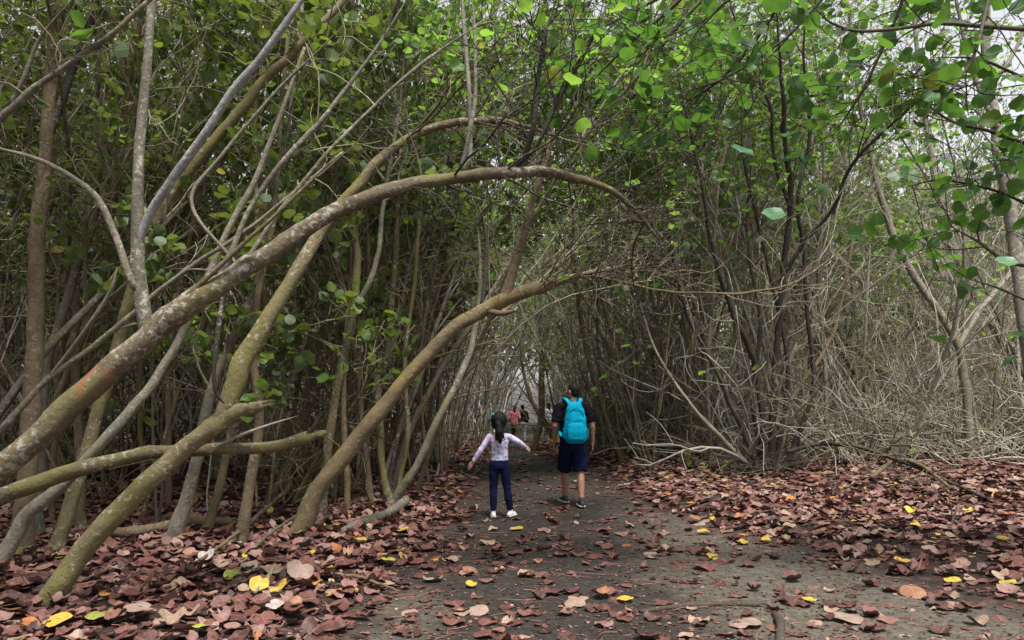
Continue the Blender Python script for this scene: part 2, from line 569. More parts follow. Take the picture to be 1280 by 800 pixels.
tag(ground, 'forest floor with a dark dirt path running between banks of fallen leaves', kind='structure')

# ------------------------------------------------------------------ leaf litter
def litter_density(x, y):
    o = path_out(x, y)
    nz = wav(x, y, 1.3, .7)
    nz2 = wav(x, y, 2.9, 4.1)
    off = 145 * (1 + .2 * nz)
    right = sstep(1.5, 3.0, x)
    off = off * (1 - .42 * right * sstep(9.5, 5, y))
    band = 44 * np.exp(-((y - 7.1 - .25 * x) / .75) ** 2) + 34 * np.exp(-((y - 5.2) / .5) ** 2)
    on = 12 + band * .8 + 16 * np.maximum(nz2, 0)
    t = sstep(-.3, .6, o + .24 * nz2 + .12 * nz)
    return on * (1 - t) + off * t


def scatter(y0, y1, dmax, xm):
    A = (y1 - y0) * 2 * xm
    n = int(A * dmax)
    x = rng.uniform(-xm, xm, n)
    y = rng.uniform(y0, y1, n)
    k = (np.abs(x) < .74 * y + 1.6) & (rng.random(n) < litter_density(x, y) / dmax * np.where(y > 10, .75, 1) * np.where(y > 18, .7, 1))
    return x[k], y[k]


def litter_tone(n, x, y):
    r = rng.random(n)
    t = rng.normal(.46, .23, n)
    t = np.clip(t + .1 * sstep(1.5, 3.5, x), 0, .84)
    t = np.where(r > .955, rng.uniform(.84, .95, n), t)
    t = np.where(r > .988, rng.uniform(.95, 1, n), t)
    return t


def ground_normal(x, y):
    e = .05
    return nrm(np.stack([-(gz(x + e, y) - gz(x - e, y)) / (2 * e), -(gz(x, y + e) - gz(x, y - e)) / (2 * e), np.ones_like(x)], -1))


DEAD_T = [leaf_template(16, f, c, w, seed=20 + i) for i, (f, c, w) in enumerate([(.05, .03, .01), (.13, .07, .02), (.03, -.10, .02), (.28, .06, .03), (-.09, .10, .03), (.08, .24, .04), (.03, -.05, .02), (-.07, -.08, .02), (.5, -.1, .05)])]
DEAD_T += [leaf_template(16, f, c, .03, seed=60 + i, jag=j, tear=tr) for i, (f, c, j, tr) in enumerate([(.1, .12, .07, 2), (-.1, -.15, .05, 3), (.3, .1, .08, 2), (.7, .1, .06, 1), (.05, .35, .05, 2), (.9, -.3, .06, 1)])]
mb = MB()
singles = []
for (y0, y1, temps) in ((3.0, 10.5, DEAD_T), (10.5, 33, FAR_T)):
    x, y = scatter(y0, y1, 185, .74 * y1 + 1.6)
    n = len(x)
    o = path_out(x, y)
    off = sstep(-.3, .6, o)
    nv = nrm(ground_normal(x, y) + rng.normal(0, 1, (n, 3)) * (np.array([1, 1, 0]) * (.045 + .15 * off[:, None] * (1 - .45 * sstep(1, 3, x))[:, None])))
    a = rng.uniform(0, 6.283, n)
    d = np.stack([np.cos(a), np.sin(a), np.zeros(n)], -1)
    d = nrm(d - nv * (d * nv).sum(1, keepdims=True))
    size = np.clip(rng.normal(.108, .034, n), .045, .155) * np.where(rng.random(n) < .12, .55, 1)
    z = gz(x, y) + .004 + rng.random(n) ** 1.6 * .065 * off + .006 * rng.random(n)
    pos = np.stack([x, y, z], -1) - d * size[:, None] * .5
    tone = litter_tone(n, x, y)
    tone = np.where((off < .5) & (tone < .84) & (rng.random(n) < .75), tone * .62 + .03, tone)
    # the biggest in the picture become leaves of their own
    if y1 < 12:
        vis = (np.abs(x) < .68 * y) & (y > 4.25) & (tone > .3)
        score = np.where(vis, size / y * (1 + .8 * (off < .5)) * rng.uniform(.8, 1.2, n), -1)
        pick = np.argsort(-score)[:250]
        sel = np.zeros(n, bool)
        sel[pick] = True
        singles = [(pos[i], d[i], nv[i], size[i], tone[i], off[i], x[i]) for i in pick]
        k = ~sel
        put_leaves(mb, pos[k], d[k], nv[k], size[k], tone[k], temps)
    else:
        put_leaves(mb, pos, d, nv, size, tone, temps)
n = 30000      # crumbs of leaf and stalk on the floor
y = 3.2 + 9.5 * rng.random(n) ** 1.25
x = rng.uniform(-.74, .74, n) * y + rng.uniform(-.6, .6, n)
o = path_out(x, y)
k = rng.random(n) < np.where(o > .6, .35, .35 + .65 * np.clip(wav(x, y, 2.1, 5) + .4, 0, 1))
x, y = x[k], y[k]
n = len(x)
a = rng.uniform(0, 6.283, n)
put_leaves(mb, np.stack([x, y, gz(x, y) + .006], -1), np.stack([np.cos(a), np.sin(a), np.zeros(n)], -1), nrm(rng.normal(0, .25, (n, 3)) + [0, 0, 1]), rng.uniform(.008, .042, n) * (.6 + .4 * rng.random(n)),
           np.clip(rng.normal(.4, .25, n), 0, .84), FAR_T)
n = 1500
x = rng.uniform(-6, 7, n)
y = 3.4 + 9 * rng.random(n)
a = rng.uniform(0, 6.283, n)
L = rng.uniform(.05, .3, n)
P = np.zeros((n, 4, 3))
for q_ in range(4):
    P[:, q_, 0] = x + np.cos(a) * L * q_ / 3
    P[:, q_, 1] = y + np.sin(a) * L * q_ / 3
    a = a + rng.normal(0, .25, n)
P[:, :, 2] = gz(P[:, :, 0], P[:, :, 1]) + .01 + .03 * sstep(0, .6, path_out(x, y))[:, None]
tubes(mb, P, np.linspace(1, .5, 4)[None] * rng.uniform(.0015, .004, (n, 1)), 4, cap=False, tone=rng.uniform(.1, .7, n))
lit = mb.build('leaf_litter', M['litter'])
tag(lit, 'deep carpet of reddish brown round leaves covering the forest floor', 'leaf litter', kind='stuff')

# single leaves
leaf_meshes = []
for k, (tv, tf) in enumerate(DEAD_T):
    b = MB()
    b.add(tv, tf, tone=np.full(len(tv), .4), leafco=tv)
    o = b.build('fallen_leaf', M['litter_obj'])
    leaf_meshes.append(o.data)
    bpy.data.objects.remove(o)


def ramp_col(t):
    ps = [p for p, c in LITTER]
    return [float(np.interp(t, ps, [c[j] for p, c in LITTER])) for j in range(3)]


def single_leaf(pos, d, nv, size, color, k, label, group):
    yv = Vector(d).normalized()
    xv = yv.cross(Vector(nv)).normalized()
    zv = xv.cross(yv)
    o = bpy.data.objects.new('fallen_leaf', leaf_meshes[k])
    COL.objects.link(o)
    mt = Matrix((xv, yv, zv)).transposed().to_4x4()
    mt.translation = Vector(pos)
    o.matrix_world = mt @ Matrix.Scale(float(size), 4)
    o.color = (*color, 1)
    tag(o, label, 'leaf', group)
    return o


for i, (p, d, nv, s, t, of, x) in enumerate(singles):
    if t > .84:
        t = .6
    if of < .5:
        lb, gr = 'round reddish brown fallen leaf lying flat on the bare dirt of the path', 'brown leaves scattered on the path'
    elif x < 0:
        lb, gr = 'reddish brown fallen leaf in the thick leaf carpet under the leaning mossy trunks', 'brown leaves on the bank below the leaning trunks'
    else:
        lb, gr = 'mauve brown fallen leaf on the leaf covered bank below the dark bush', 'brown leaves on the bank below the dark bush'
    single_leaf(p, d, nv, s, ramp_col(t), i % 13, lb, gr)

YEL, PALE, ORG, GRN, WHT = (.42, .29, .04), (.24, .175, .145), (.24, .115, .06), (.2, .22, .045), (.33, .29, .265)
SPECIAL = [
    (648, 664, YEL, .17, 'bright yellow fallen leaf alone on the dark path just in front of the girl'),
    (878, 668, YEL, .17, 'yellow leaf at the end of the sandy patch nearest the brown bank leaves'),
    (892, 698, YEL, .14, 'small bright yellow leaf lying on grey sand beside a brown leaf'),
    (958, 679, YEL, .14, 'yellow leaf on the sand with its tip bent up'),
    (930, 681, YEL, .15, 'yellow edged brown leaf lying on the sand beside another yellow leaf'),
    (752, 748, ORG, .19, 'large tan orange leaf lying on the dark middle of the path'),
    (780, 752, YEL, .15, 'yellow leaf overlapping a tan leaf at the end of the long root'),
    (718, 756, PALE, .19, 'pale tan crumpled leaf beside the orange leaf on the path'),
    (505, 672, YEL, .16, 'yellow leaf on the litter near the pale fallen log'),
    (452, 686, YEL, .15, 'yellow leaf half buried in brown litter below the pale log'),
    (590, 716, ORG, .18, 'dull orange oval leaf at the leafy edge of the path'),
    (322, 747, YEL, .17, 'folded yellow leaf in the brown carpet beside white curled leaf'),
    (350, 750, YEL, .16, 'narrow yellow leaf lying edge on beside the folded yellow leaf'),
    (292, 734, GRN, .17, 'greenish yellow leaf in the carpet between pale leaves'),
    (74, 791, YEL, .19, 'yellow leaf below the foot of the mossy leaning trunk'),
    (120, 783, GRN, .22, 'green and yellow mottled leaf near the foot of the leaning trunk'),
    (168, 778, PALE, .24, 'large wrinkled pale tan leaf in the red carpet'),
    (372, 731, PALE, .24, 'big pale folded leaf standing up from the litter'),
    (345, 772, WHT, .15, 'silvery white curled leaf in the brown carpet'),
    (258, 708, WHT, .17, 'whitish oval leaf lying in front of the slender trunks'),
    (236, 678, ORG, .20, 'bright rust orange leaf at the foot of a slender trunk'),
    (310, 722, PALE, .16, 'small pale grey leaf with ragged edge in the litter'),
    (1060, 778, PALE, .23, 'pale pinkish round leaf on the sandy ground by the dark stub'),
    (1143, 746, ORG, .22, 'brown leaf with a yellow blotch on the dark soil'),
    (1128, 713, YEL, .15, 'yellow leaf among pinkish leaves on the sloping bank'),
    (1010, 754, YEL, .13, 'yellow leaf at the thick end of the dark root'),
    (928, 781, PALE, .26, 'broad tan leaf in front of the dark root on the path'),
    (1145, 668, YEL, .14, 'small yellow leaf on the bank beyond the upright twig'),
    (1255, 684, YEL, .14, 'yellow leaf high on the bank at the edge of the view'),
    (1050, 637, ORG, .17, 'orange leaf on the bank below the fallen branch'),
    (870, 655, ORG, .16, 'orange leaf at the top of the sandy patch'),
    (600, 768, PALE, .17, 'pale olive leaf on the near edge of the path'),
    (588, 735, YEL, .11, 'tiny yellow scrap of leaf on the near path'),
]


def ray_ground(px, py):
    d = 900 * 1.5 / max(py - 497, 8)
    for _ in range(12):
        p = W(px, py, d)
        h = p[2] - gz(p[0], p[1])
        d += h * 900 / max(py - 497, 8) * .8
    p = W(px, py, d)
    return np.array([p[0], p[1], float(gz(p[0], p[1]))])


for i, (px, py, c, s, lb) in enumerate(SPECIAL):
    p = ray_ground(px, py)
    out = float(path_out(p[0], p[1]))
    a = rng.uniform(0, 6.28)
    d = np.array([math.cos(a), math.sin(a), 0])
    st = .5 if 'standing' in lb or 'curled' in lb or 'folded' in lb else .16
    nv = nrm(np.array([rng.normal(0, st * .6), -abs(rng.normal(.1, st)), 1.0]))
    d = nrm(d - nv * (d @ nv))
    p = p - d * s * .5 + np.array([0, 0, .03 + (.055 if out > 0 else 0)])
    single_leaf(p, d, nv, s * .82, c, ((3, 5, 4, 8)[i % 4] if st > .3 else i % 8), lb, None)


# ------------------------------------------------------------------ hero trees
class Tree:
    def __init__(self, name, label, cat='tree', group=None, base=(0, 0, 0)):
        self.root = tag(empty(name, base), label, cat, group)
        self.base = np.array(base, float)
        self.crown = MB()
        self.has = False

    def part(self, name, pts=None, mat='grey', PR=None, rough=.07, sides=14, wob=.006, label=None, twigs=None, leaves=None, seg=.06, lmat=None):
        """A limb; twigs = list of spawn specs grown on it level by level, leaves = kwargs for leaves on the last level."""
        P, Rr = limb(pts, seg, wob) if PR is None else PR
        P = P - self.base
        Rr = Rr * .92
        if name != 'trunk':
            tt = np.linspace(0, 1, len(Rr))
            Rr = Rr * (.22 + .78 * np.minimum(1, (1 - tt) / .2))
        b = MB()
        tubes(b, P, Rr, sides, rough)
        tb = MB()
        lv = (P[None], Rr[None])
        for sp in (twigs or []):
            lv = spawn(*lv, **sp)
            tubes(tb, *lv, 5 if sp.get('K', 6) > 6 else 4, 0, cap=False)
            if leaves and leaves.get('each'):
                kw = {k: v for k, v in leaves.items() if k != 'each'}
                leaves_on(self.crown, lv[0], **kw)
                self.has = True
        if leaves and not leaves.get('each'):
            leaves_on(self.crown, lv[0], **leaves)
            self.has = True
        o = b.build(name, M[mat], self.root)
        if twigs:
            tm = {'pale': 'twigpale', 'twigpale': 'twigpale', 'grey': 'twigbrown', 'brown': 'twigbrown', 'mossy': 'twigdark', 'ochre': 'twigdark'}.get(mat, 'dark')
            tb.build('twigs', M[tm], o)['kind'] = 'stuff'
        if label:
            o['label'] = label
        return o

    def done(self, mat='leafmid'):
        if self.crown.l:
            self.crown.build('crown', M[mat], self.root)
        return self.root


def basepoint(px, py):
    return ray_ground(px, py)


def TW(m, ln, f=(.3, 1), ang=(25, 70), up=.12, wob=.2, K=7, rr=.5, rmin=.0032, rcap=.02, bias=None):
    return dict(m=m, ln=ln, f=f, ang=ang, up=up, wob=wob, K=K, rr=rr, rmin=rmin, rcap=rcap, bias=bias)


LN = dict(m=3, size=(.12, .2), temps=NEAR_T, tilt=.75)       # near leaves
LM = dict(m=3, size=(.11, .17), temps=FAR_T, tilt=.8)

# A: great arch
t = Tree('arching_tree', 'thick lichen spotted trunk arching from the lower corner high over the path', base=W(-240, 800, 4.6))
t.part('trunk', [(-245, 806, 4.6, 40), (-120, 692, 4.6, 36), (0, 588, 4.6, 33), (90, 508, 4.65, 33), (180, 424, 4.7, 33), (230, 385, 4.75, 34), (290, 345, 4.8, 28), (355, 303, 4.95, 25),
                 (420, 264, 5.1, 23), (490, 238, 5.3, 20), (560, 222, 5.5, 17), (620, 217, 5.6, 16), (680, 216, 5.75, 15), (725, 224, 5.9, 12), (760, 236, 6.0, 9), (795, 265, 6.1, 7), (822, 298, 6.2, 4)],
       'arch', seg=.05, wob=.012, twigs=[TW(26, (.5, 1.7), f=(.55, 1), ang=(30, 80), rcap=.011), TW(3, (.3, .8), rcap=.005), TW(2, (.15, .5), rcap=.004)], leaves=dict(m=1, size=(.1, .16), temps=NEAR_T, tilt=.8, keep=.04))
t.part('branch', [(186, 418, 4.7, 22), (178, 380, 4.7, 20), (172, 330, 4.72, 18), (172, 270, 4.75, 17), (174, 200, 4.8, 14), (180, 120, 4.85, 13), (188, 30, 4.9, 12), (194, -70, 5, 10), (200, -180, 5.1, 7)], 'grey')
t.part('branch', [(173, 318, 4.74, 9), (180, 280, 4.72, 12), (212, 228, 4.66, 12), (252, 172, 4.6, 12), (292, 112, 4.57, 11), (330, 66, 4.55, 10), (388, -18, 4.5, 9), (450, -110, 4.5, 8)], 'blue', label='smooth bluish grey branch rising steeply from the fork', wob=.008)
t.part('branch', [(170, 362, 4.68, 10), (158, 335, 4.65, 10), (146, 300, 4.62, 9), (126, 252, 4.6, 9), (95, 225, 4.55, 7), (50, 200, 4.5, 6), (0, 186, 4.45, 5), (-60, 170, 4.4, 4)], 'grey')
t.part('branch', [(274, 350, 4.8, 10), (290, 315, 4.8, 8), (312, 262, 4.85, 7), (350, 205, 4.9, 7), (410, 140, 5, 6), (470, 60, 5.1, 5), (520, -20, 5.2, 4)], 'grey', twigs=[TW(5, (.4, 1.0), rcap=.006), TW(2, (.2, .5), rcap=.004)])
t.part('branch', [(580, 212, 5.56, 7), (588, 190, 5.52, 6.5), (586, 120, 5.5, 6), (580, 40, 5.5, 6), (574, -40, 5.5, 5)], 'pale')
t.part('branch', [(577, 212, 5.56, 6), (590, 150, 5.46, 5.5), (594, 70, 5.45, 5), (588, -40, 5.4, 4)], 'pale')
t.part('branch', [(654, 212, 5.72, 10), (659, 188, 5.68, 9), (668, 150, 5.6, 8), (672, 100, 5.6, 7), (680, 50, 5.5, 6), (702, -20, 5.5, 5)], 'dark',
       twigs=[TW(9, (.4, 1.2), f=(.15, 1), rcap=.008), TW(4, (.3, .8), rcap=.005), TW(2, (.15, .4))], leaves=dict(m=2, size=(.1, .16), temps=NEAR_T, tilt=.8, keep=.10))
t.part('branch', [(638, 213, 5.68, 6), (672, 180, 5.55, 6), (700, 120, 5.5, 6), (735, 60, 5.4, 5), (760, 5, 5.4, 4)], 'dark', twigs=[TW(8, (.3, .9), rcap=.006), TW(3, (.2, .5), rcap=.004)],
       leaves=dict(m=2, size=(.1, .17), temps=NEAR_T, tilt=.8, keep=.4))
t.part('branch', [(300, 338, 4.8, 6), (360, 250, 4.9, 6), (440, 160, 5, 5), (520, 85, 5.1, 5), (600, 30, 5.2, 4)], 'grey', twigs=[TW(5, (.4, 1.0), rcap=.006), TW(2, (.2, .5), rcap=.004)])
t.part('branch', [(180, 420, 4.75, 7), (250, 355, 4.7, 7), (310, 300, 4.72, 6), (352, 262, 4.72, 5), (420, 195, 4.75, 5)], 'brown', wob=.004)
t.part('branch', [(300, 335, 4.9, 5), (240, 255, 5, 5), (280, 190, 5.1, 5), (350, 110, 5.2, 4), (430, 30, 5.2, 3)], 'grey')
t.done()

t = Tree('slender_tree', 'thin forked stem slanting across the top corner in front of the stout dark trunk', base=W(-260, 700, 4.4))
t.part('trunk', [(-262, 720, 4.4, 18), (-230, 520, 4.4, 15), (-150, 300, 4.3, 13), (-60, 195, 4.3, 11), (0, 148, 4.3, 10), (40, 112, 4.3, 9), (86, 80, 4.3, 8), (160, 24, 4.3, 7), (215, -30, 4.3, 6)], 'grey',
       twigs=[TW(6, (.3, .8), f=(.6, 1), rcap=.005), TW(2, (.15, .4))], leaves=dict(m=2, size=(.1, .15), temps=NEAR_T, tilt=.8, keep=.25))
t.part('branch', [(12, 134, 4.3, 7), (30, 95, 4.3, 6), (48, 50, 4.3, 5), (90, 0, 4.3, 4)], 'grey')
t.done('leafnear')
t = Tree('slender_tree', 'straight thin stem crossing low behind the great arching trunk', base=W(-160, 740, 6.4))
t.part('trunk', [(-165, 750, 6.4, 12), (-80, 620, 6.3, 10), (0, 538, 6.2, 9), (58, 476, 6.2, 8), (110, 438, 6.2, 8), (168, 390, 6.2, 7), (225, 343, 6.2, 6), (290, 300, 6.2, 6), (350, 255, 6.2, 5), (430, 190, 6.2, 4)], 'grey', twigs=[TW(5, (.4, 1.0), f=(.4, 1), rcap=.006), TW(2, (.2, .5))])
t.part('branch', [(60, 474, 6.2, 6), (98, 425, 6.15, 5), (136, 368, 6.1, 5), (146, 335, 6.1, 4)], 'grey')
t.done()

# B: lower arch in the middle
bp = basepoint(370, 670)
d0 = bp[1]
t = Tree('arching_tree', 'slim ochre trunk rising from beside the path and bowing over the girl', base=bp)
t.part('trunk', [(362, 690, d0, 30), (374, 664, d0, 27), (400, 607, d0, 24), (440, 558, d0 + .05, 22), (500, 482, d0 + .1, 20), (560, 416, d0 + .2, 19), (600, 390, d0 + .3, 19), (632, 374, d0 + .35, 20),
                 (690, 354, d0 + .5, 13), (735, 342, d0 + .6, 8), (762, 336, d0 + .7, 5), (785, 330, d0 + .8, 2.5)], 'ochre', seg=.06, wob=.012, rough=.09,
       twigs=[TW(22, (.5, 1.8), f=(.66, 1), ang=(25, 75), rcap=.012, up=.08), TW(4, (.3, .9), rcap=.006, up=.03), TW(2, (.2, .5))])
t.part('branch', [(740, 344, d0 + .6, 5), (800, 358, d0 + .5, 4), (860, 366, d0 + .4, 3.5), (930, 367, d0 + .3, 3.5), (985, 355, d0 + .3, 3), (1035, 327, d0 + .3, 2.6), (1070, 292, d0 + .3, 2)], 'brown', wob=.012, twigs=[TW(7, (.3, .9), rcap=.005), TW(2, (.2, .5))])
t.part('branch', [(630, 376, d0 + .35, 16), (642, 335, d0 + .3, 13), (655, 290, d0 + .2, 12), (666, 250, d0 + .1, 11), (682, 200, d0, 9), (696, 130, d0, 7)], 'brown', twigs=[TW(7, (.5, 1.4), f=(.3, 1), rcap=.01), TW(3, (.3, .8), rcap=.006), TW(2, (.2, .5))])
t.part('branch', [(600, 386, d0 + .3, 10), (625, 392, d0 + .25, 8), (645, 388, d0 + .2, 6)], 'brown')
t.part('branch', [(602, 384, d0 + .3, 6), (608, 330, d0 + .3, 6), (606, 285, d0 + .3, 5), (598, 255, d0 + .3, 4)], 'dark', twigs=[TW(5, (.3, .8), rcap=.006), TW(2, (.2, .5))])
t.done()

# C: leaning trunk with broken end and mossy continuation
bp = basepoint(62, 752)
d0 = bp[1]
t = Tree('leaning_tree', 'mossy leaning trunk rooted in the red leaves, broken at its elbow', base=bp)
t.part('trunk', [(48, 775, d0, 36), (64, 748, d0, 33), (100, 692, d0 + .02, 29), (150, 636, d0 + .05, 27), (200, 587, d0 + .08, 26), (250, 545, d0 + .1, 25), (285, 521, d0 + .12, 24), (308, 512, d0 + .12, 20), (330, 506, d0 + .12, 13)], 'mossy', seg=.045, rough=.09, wob=.01)
t.part('branch', [(276, 526, d0 + .14, 22), (292, 488, d0 + .15, 27), (304, 452, d0 + .18, 26), (335, 396, d0 + .25, 22), (365, 346, d0 + .35, 19), (402, 288, d0 + .5, 17), (428, 254, d0 + .6, 15), (455, 222, d0 + .7, 14), (485, 190, d0 + .8, 13),
                  (522, 166, d0 + .9, 12), (565, 154, d0 + 1, 11), (610, 150, d0 + 1.1, 10), (650, 156, d0 + 1.2, 9), (700, 172, d0 + 1.3, 7), (745, 184, d0 + 1.4, 5)], 'mossy', seg=.05, wob=.012,
       twigs=[TW(18, (.5, 1.6), f=(.55, 1), rcap=.010), TW(3, (.3, .8), rcap=.005)], label='mossy green branch that bends over towards the path')
sb = MB()
e_ = W(326, 507, d0 + .12) - bp
ax_ = nrm(W(345, 500, d0 + .12) - W(308, 512, d0 + .12))
for q_ in range(9):
    o_2 = rng.normal(0, .016, 3)
    L_ = rng.uniform(.03, .12)
    tubes(sb, np.stack([e_ + o_2 - ax_ * .06, e_ + o_2 * 1.1, e_ + o_2 * 1.3 + ax_ * L_]), np.array([.016, .012, .002]), 5)
sb.build('splintered_end', M['ochre'], t.root)
t.part('vine', [(282, 352, d0 + .1, 5), (274, 400, d0 + .05, 6), (268, 450, d0, 6), (270, 490, d0, 5), (280, 505, d0 + .05, 5)], 'dark', wob=.008)
bb = t.crown
t.has = True
pl = np.array([W(312, 492, d0), W(326, 488, d0), W(318, 503, d0), W(318, 524, d0 - .05), W(395, 478, d0 + .3)]) - bp
put_leaves(bb, pl, rng.normal(0, 1, (5, 3)) * [1, .4, .3], np.array([[.2, -.5, 1]] * 5) + rng.normal(0, .3, (5, 3)), np.full(5, .11), np.array([.9, .8, .6, .9, .7]), NEAR_T)
t.done()

# D: low horizontal mossy limb
t = Tree('leaning_tree', 'low mossy limb lying almost level behind the broken leaning trunk', base=W(-190, 770, 5.2))
t.part('trunk', [(-200, 785, 5.25, 34), (-120, 706, 5.3, 30), (-40, 648, 5.4, 27), (10, 617, 5.45, 24), (70, 597, 5.5, 21), (130, 578, 5.55, 19), (200, 566, 5.6, 17), (270, 562, 5.65, 15), (340, 558, 5.7, 15), (375, 550, 5.72, 17), (392, 545, 5.74, 13), (408, 542, 5.75, 7)], 'mossy', seg=.05, rough=.1, wob=.012)
t.part('branch', [(380, 549, 5.72, 8), (395, 530, 5.7, 6), (402, 514, 5.7, 4)], 'dark', sides=8)
t.part('branch', [(262, 562, 5.65, 6), (300, 545, 5.6, 4), (340, 530, 5.6, 3), (372, 520, 5.6, 2)], 'twigpale', sides=6)
t.done()


def simple_tree(name, label, pts, mat, branches=(), tw=None, lv=None, rough=.06, lmat='leafdark', cat='tree', group=None, bury=True, wob=.012):
    bx, by = pts[0][0], pts[0][1]
    b = basepoint(bx, by)
    d = b[1]
    q = [(p[0], p[1], d + p[2], p[3]) for p in pts]
    if bury:
        s = q[0]
        e = q[1]
        q = [(s[0] - (e[0] - s[0]) * .15, s[1] + 14, s[2], s[3] * 1.75), (s[0], s[1] - 1, s[2], s[3] * 1.32), (s[0] + (e[0] - s[0]) * .16, s[1] + (e[1] - s[1]) * .16, s[2], s[3] * 1.03)] + q[1:]
    t = Tree(name, label, cat, group, b)
    t.part('trunk', q, mat, rough=rough, twigs=tw, leaves=lv, wob=wob)
    for br in branches:
        t.part('branch', [(p[0], p[1], d + p[2], p[3]) for p in br[0]], br[1], twigs=br[2] if len(br) > 2 else None, leaves=br[3] if len(br) > 3 else None, sides=10, wob=.01)
    return t.done(lmat)


CT = [TW(10, (.7, 2.0), f=(.45, 1), rcap=.014), TW(5, (.4, 1.0), rcap=.006), TW(3, (.2, .5))]
CL = dict(m=4, size=(.1, .16), temps=FAR_T, tilt=.8)
simple_tree('slender_tree', 'pale slender trunk slanting up from the corner behind the level limb', [(-6, 715, 0, 21), (32, 648, .05, 19), (82, 603, .1, 16), (140, 540, .15, 14), (190, 478, .3, 13), (235, 405, .4, 11), (280, 300, .5, 9), (330, 200, .6, 7), (380, 60, .7, 5)], 'grey')
simple_tree('slender_tree', 'stout dark upright trunk with a lichen bark beside the corner', [(26, 694, 0, 27), (34, 600, 0, 23), (40, 500, .05, 22), (44, 400, .1, 21), (46, 300, .1, 20), (56, 200, .15, 18), (64, 100, .2, 17), (72, 0, .3, 20), (84, -140, .4, 15), (95, -320, .5, 9)], 'brown',
            [([(58, 180, .15, 12), (90, 90, .3, 11), (115, 20, .4, 10), (140, -70, .5, 7)], 'dark')])
simple_tree('slender_tree', 'thin straight olive trunk just beside the stout dark one', [(101, 665, 0, 13), (100, 580, 0, 11), (96, 500, 0, 11), (93, 430, 0, 10), (98, 330, .1, 10), (113, 262, .1, 9), (128, 210, .15, 9), (148, 130, .2, 8), (165, 60, .3, 7), (176, -30, .4, 6), (190, -150, .4, 4)], 'brown', (),
            [TW(6, (.6, 1.6), f=(.5, 1), rcap=.01), TW(4, (.3, .8), rcap=.005)], dict(m=3, size=(.1, .16), temps=FAR_T))
simple_tree('slender_tree', 'thin lichen grey trunk crossing the straight olive one near its fork', [(46, 672, 0, 15), (48, 600, 0, 14), (50, 530, .05, 13), (62, 450, .1, 12), (92, 350, .15, 11), (122, 262, .2, 10), (133, 215, .25, 9), (120, 130, .3, 7), (125, 0, .3, 5)], 'grey')
simple_tree('slender_tree', 'mossy trunk slanting up behind the bluish grey branch', [(70, 690, 0, 18), (110, 560, .1, 17), (150, 420, .2, 17), (190, 285, .3, 17), (254, 192, .35, 15), (296, 144, .4, 14), (328, 102, .45, 13), (378, 55, .5, 11), (432, -2, .6, 9), (500, -90, .7, 6)], 'mossy')
simple_tree('slender_tree', 'sturdy grey trunk standing behind the level limb with a rust orange leaf at its foot', [(216, 678, 0, 22), (237, 612, 0, 17), (252, 545, 0, 15), (266, 480, .1, 13), (292, 420, .2, 11), (330, 330, .3, 9), (345, 230, .4, 8), (370, 100, .4, 6), (380, -20, .5, 5)], 'grey', (), CT, CL)
simple_tree('slender_tree', 'thin greenish trunk between the sturdy grey one and the dark pair', [(257, 668, 0, 13), (274, 608, 0, 11), (290, 530, 0, 10), (305, 440, .1, 9), (322, 330, .2, 8), (318, 200, .3, 7), (322, 60, .4, 5)], 'mossy', (), CT, CL)
simple_tree('slender_tree', 'crooked brown trunk with a tangle of roots and sticks at its foot', [(298, 684, 0, 17), (312, 612, 0, 14), (324, 526, 0, 12), (318, 450, .1, 11), (322, 370, .1, 9), (342, 270, .2, 8), (350, 160, .2, 6), (362, 20, .3, 5)], 'brown')
simple_tree('slender_tree', 'tall trunk forked near the ground behind the ochre arching one', [(402, 645, 0, 13), (410, 560, 0, 12), (424, 470, .1, 12), (440, 395, .1, 11), (447, 330, .2, 11), (440, 250, .2, 10), (452, 140, .3, 8), (440, 0, .3, 6)], 'mossy',
            [([(424, 470, .1, 9), (440, 400, 0, 8), (470, 330, 0, 7), (480, 250, 0, 6), (500, 130, 0, 5), (510, 0, 0, 4)], 'grey', CT[:2], CL)])
simple_tree('clumped_tree', 'clump of stems spreading from one root beside a pale fallen log', [(490, 632, 0, 14), (480, 600, .02, 10), (475, 530, .05, 10), (472, 470, .1, 9), (485, 432, .1, 9), (494, 312, .2, 8), (500, 200, .3, 7), (512, 60, .4, 5)], 'mossy',
            [([(490, 630, 0, 12), (502, 610, -.02, 11), (523, 577, -.05, 10), (547, 525, -.1, 10), (575, 470, 0, 9), (592, 420, .1, 8), (600, 330, .2, 6), (590, 200, .3, 5)], 'grey'),
             ([(484, 632, .1, 9), (466, 625, .1, 9), (458, 580, .1, 9), (452, 520, .1, 8), (448, 440, .2, 8), (460, 330, .2, 7), (455, 200, .3, 5)], 'brown', CT[:2], CL),
             ([(494, 632, .05, 8), (500, 600, .1, 7), (510, 540, .1, 7), (506, 450, .1, 6), (520, 330, .2, 6), (528, 200, .3, 5), (535, 60, .3, 4)], 'mossy', CT[:2], CL),
             ([(486, 630, .05, 6), (492, 570, .1, 6), (520, 470, .1, 5), (535, 380, .1, 5), (560, 260, .2, 4)], 'dark', [TW(8, (.4, 1.1), rcap=.007), TW(3, (.2, .5))])])
simple_tree('slender_tree', 'reddish dark trunk behind the clump of stems', [(430, 612, 0, 8), (432, 520, 0, 8), (546, 460, 0, 8), (552, 380, .1, 8), (556, 300, .1, 7), (562, 200, .1, 6)][:2] + [(436, 440, 0, 8), (430, 350, .1, 8), (424, 260, .1, 7), (410, 120, .1, 6), (405, 0, .1, 5)], 'brown', (), CT, CL)
simple_tree('slender_tree', 'small dark trunk just behind the outstretched arm of the girl', [(556, 588, 0, 8), (550, 520, 0, 8), (546, 460, 0, 8), (552, 380, .1, 8), (556, 300, .1, 7), (562, 200, .1, 6), (570, 60, .1, 5)], 'brown', (), CT, CL)
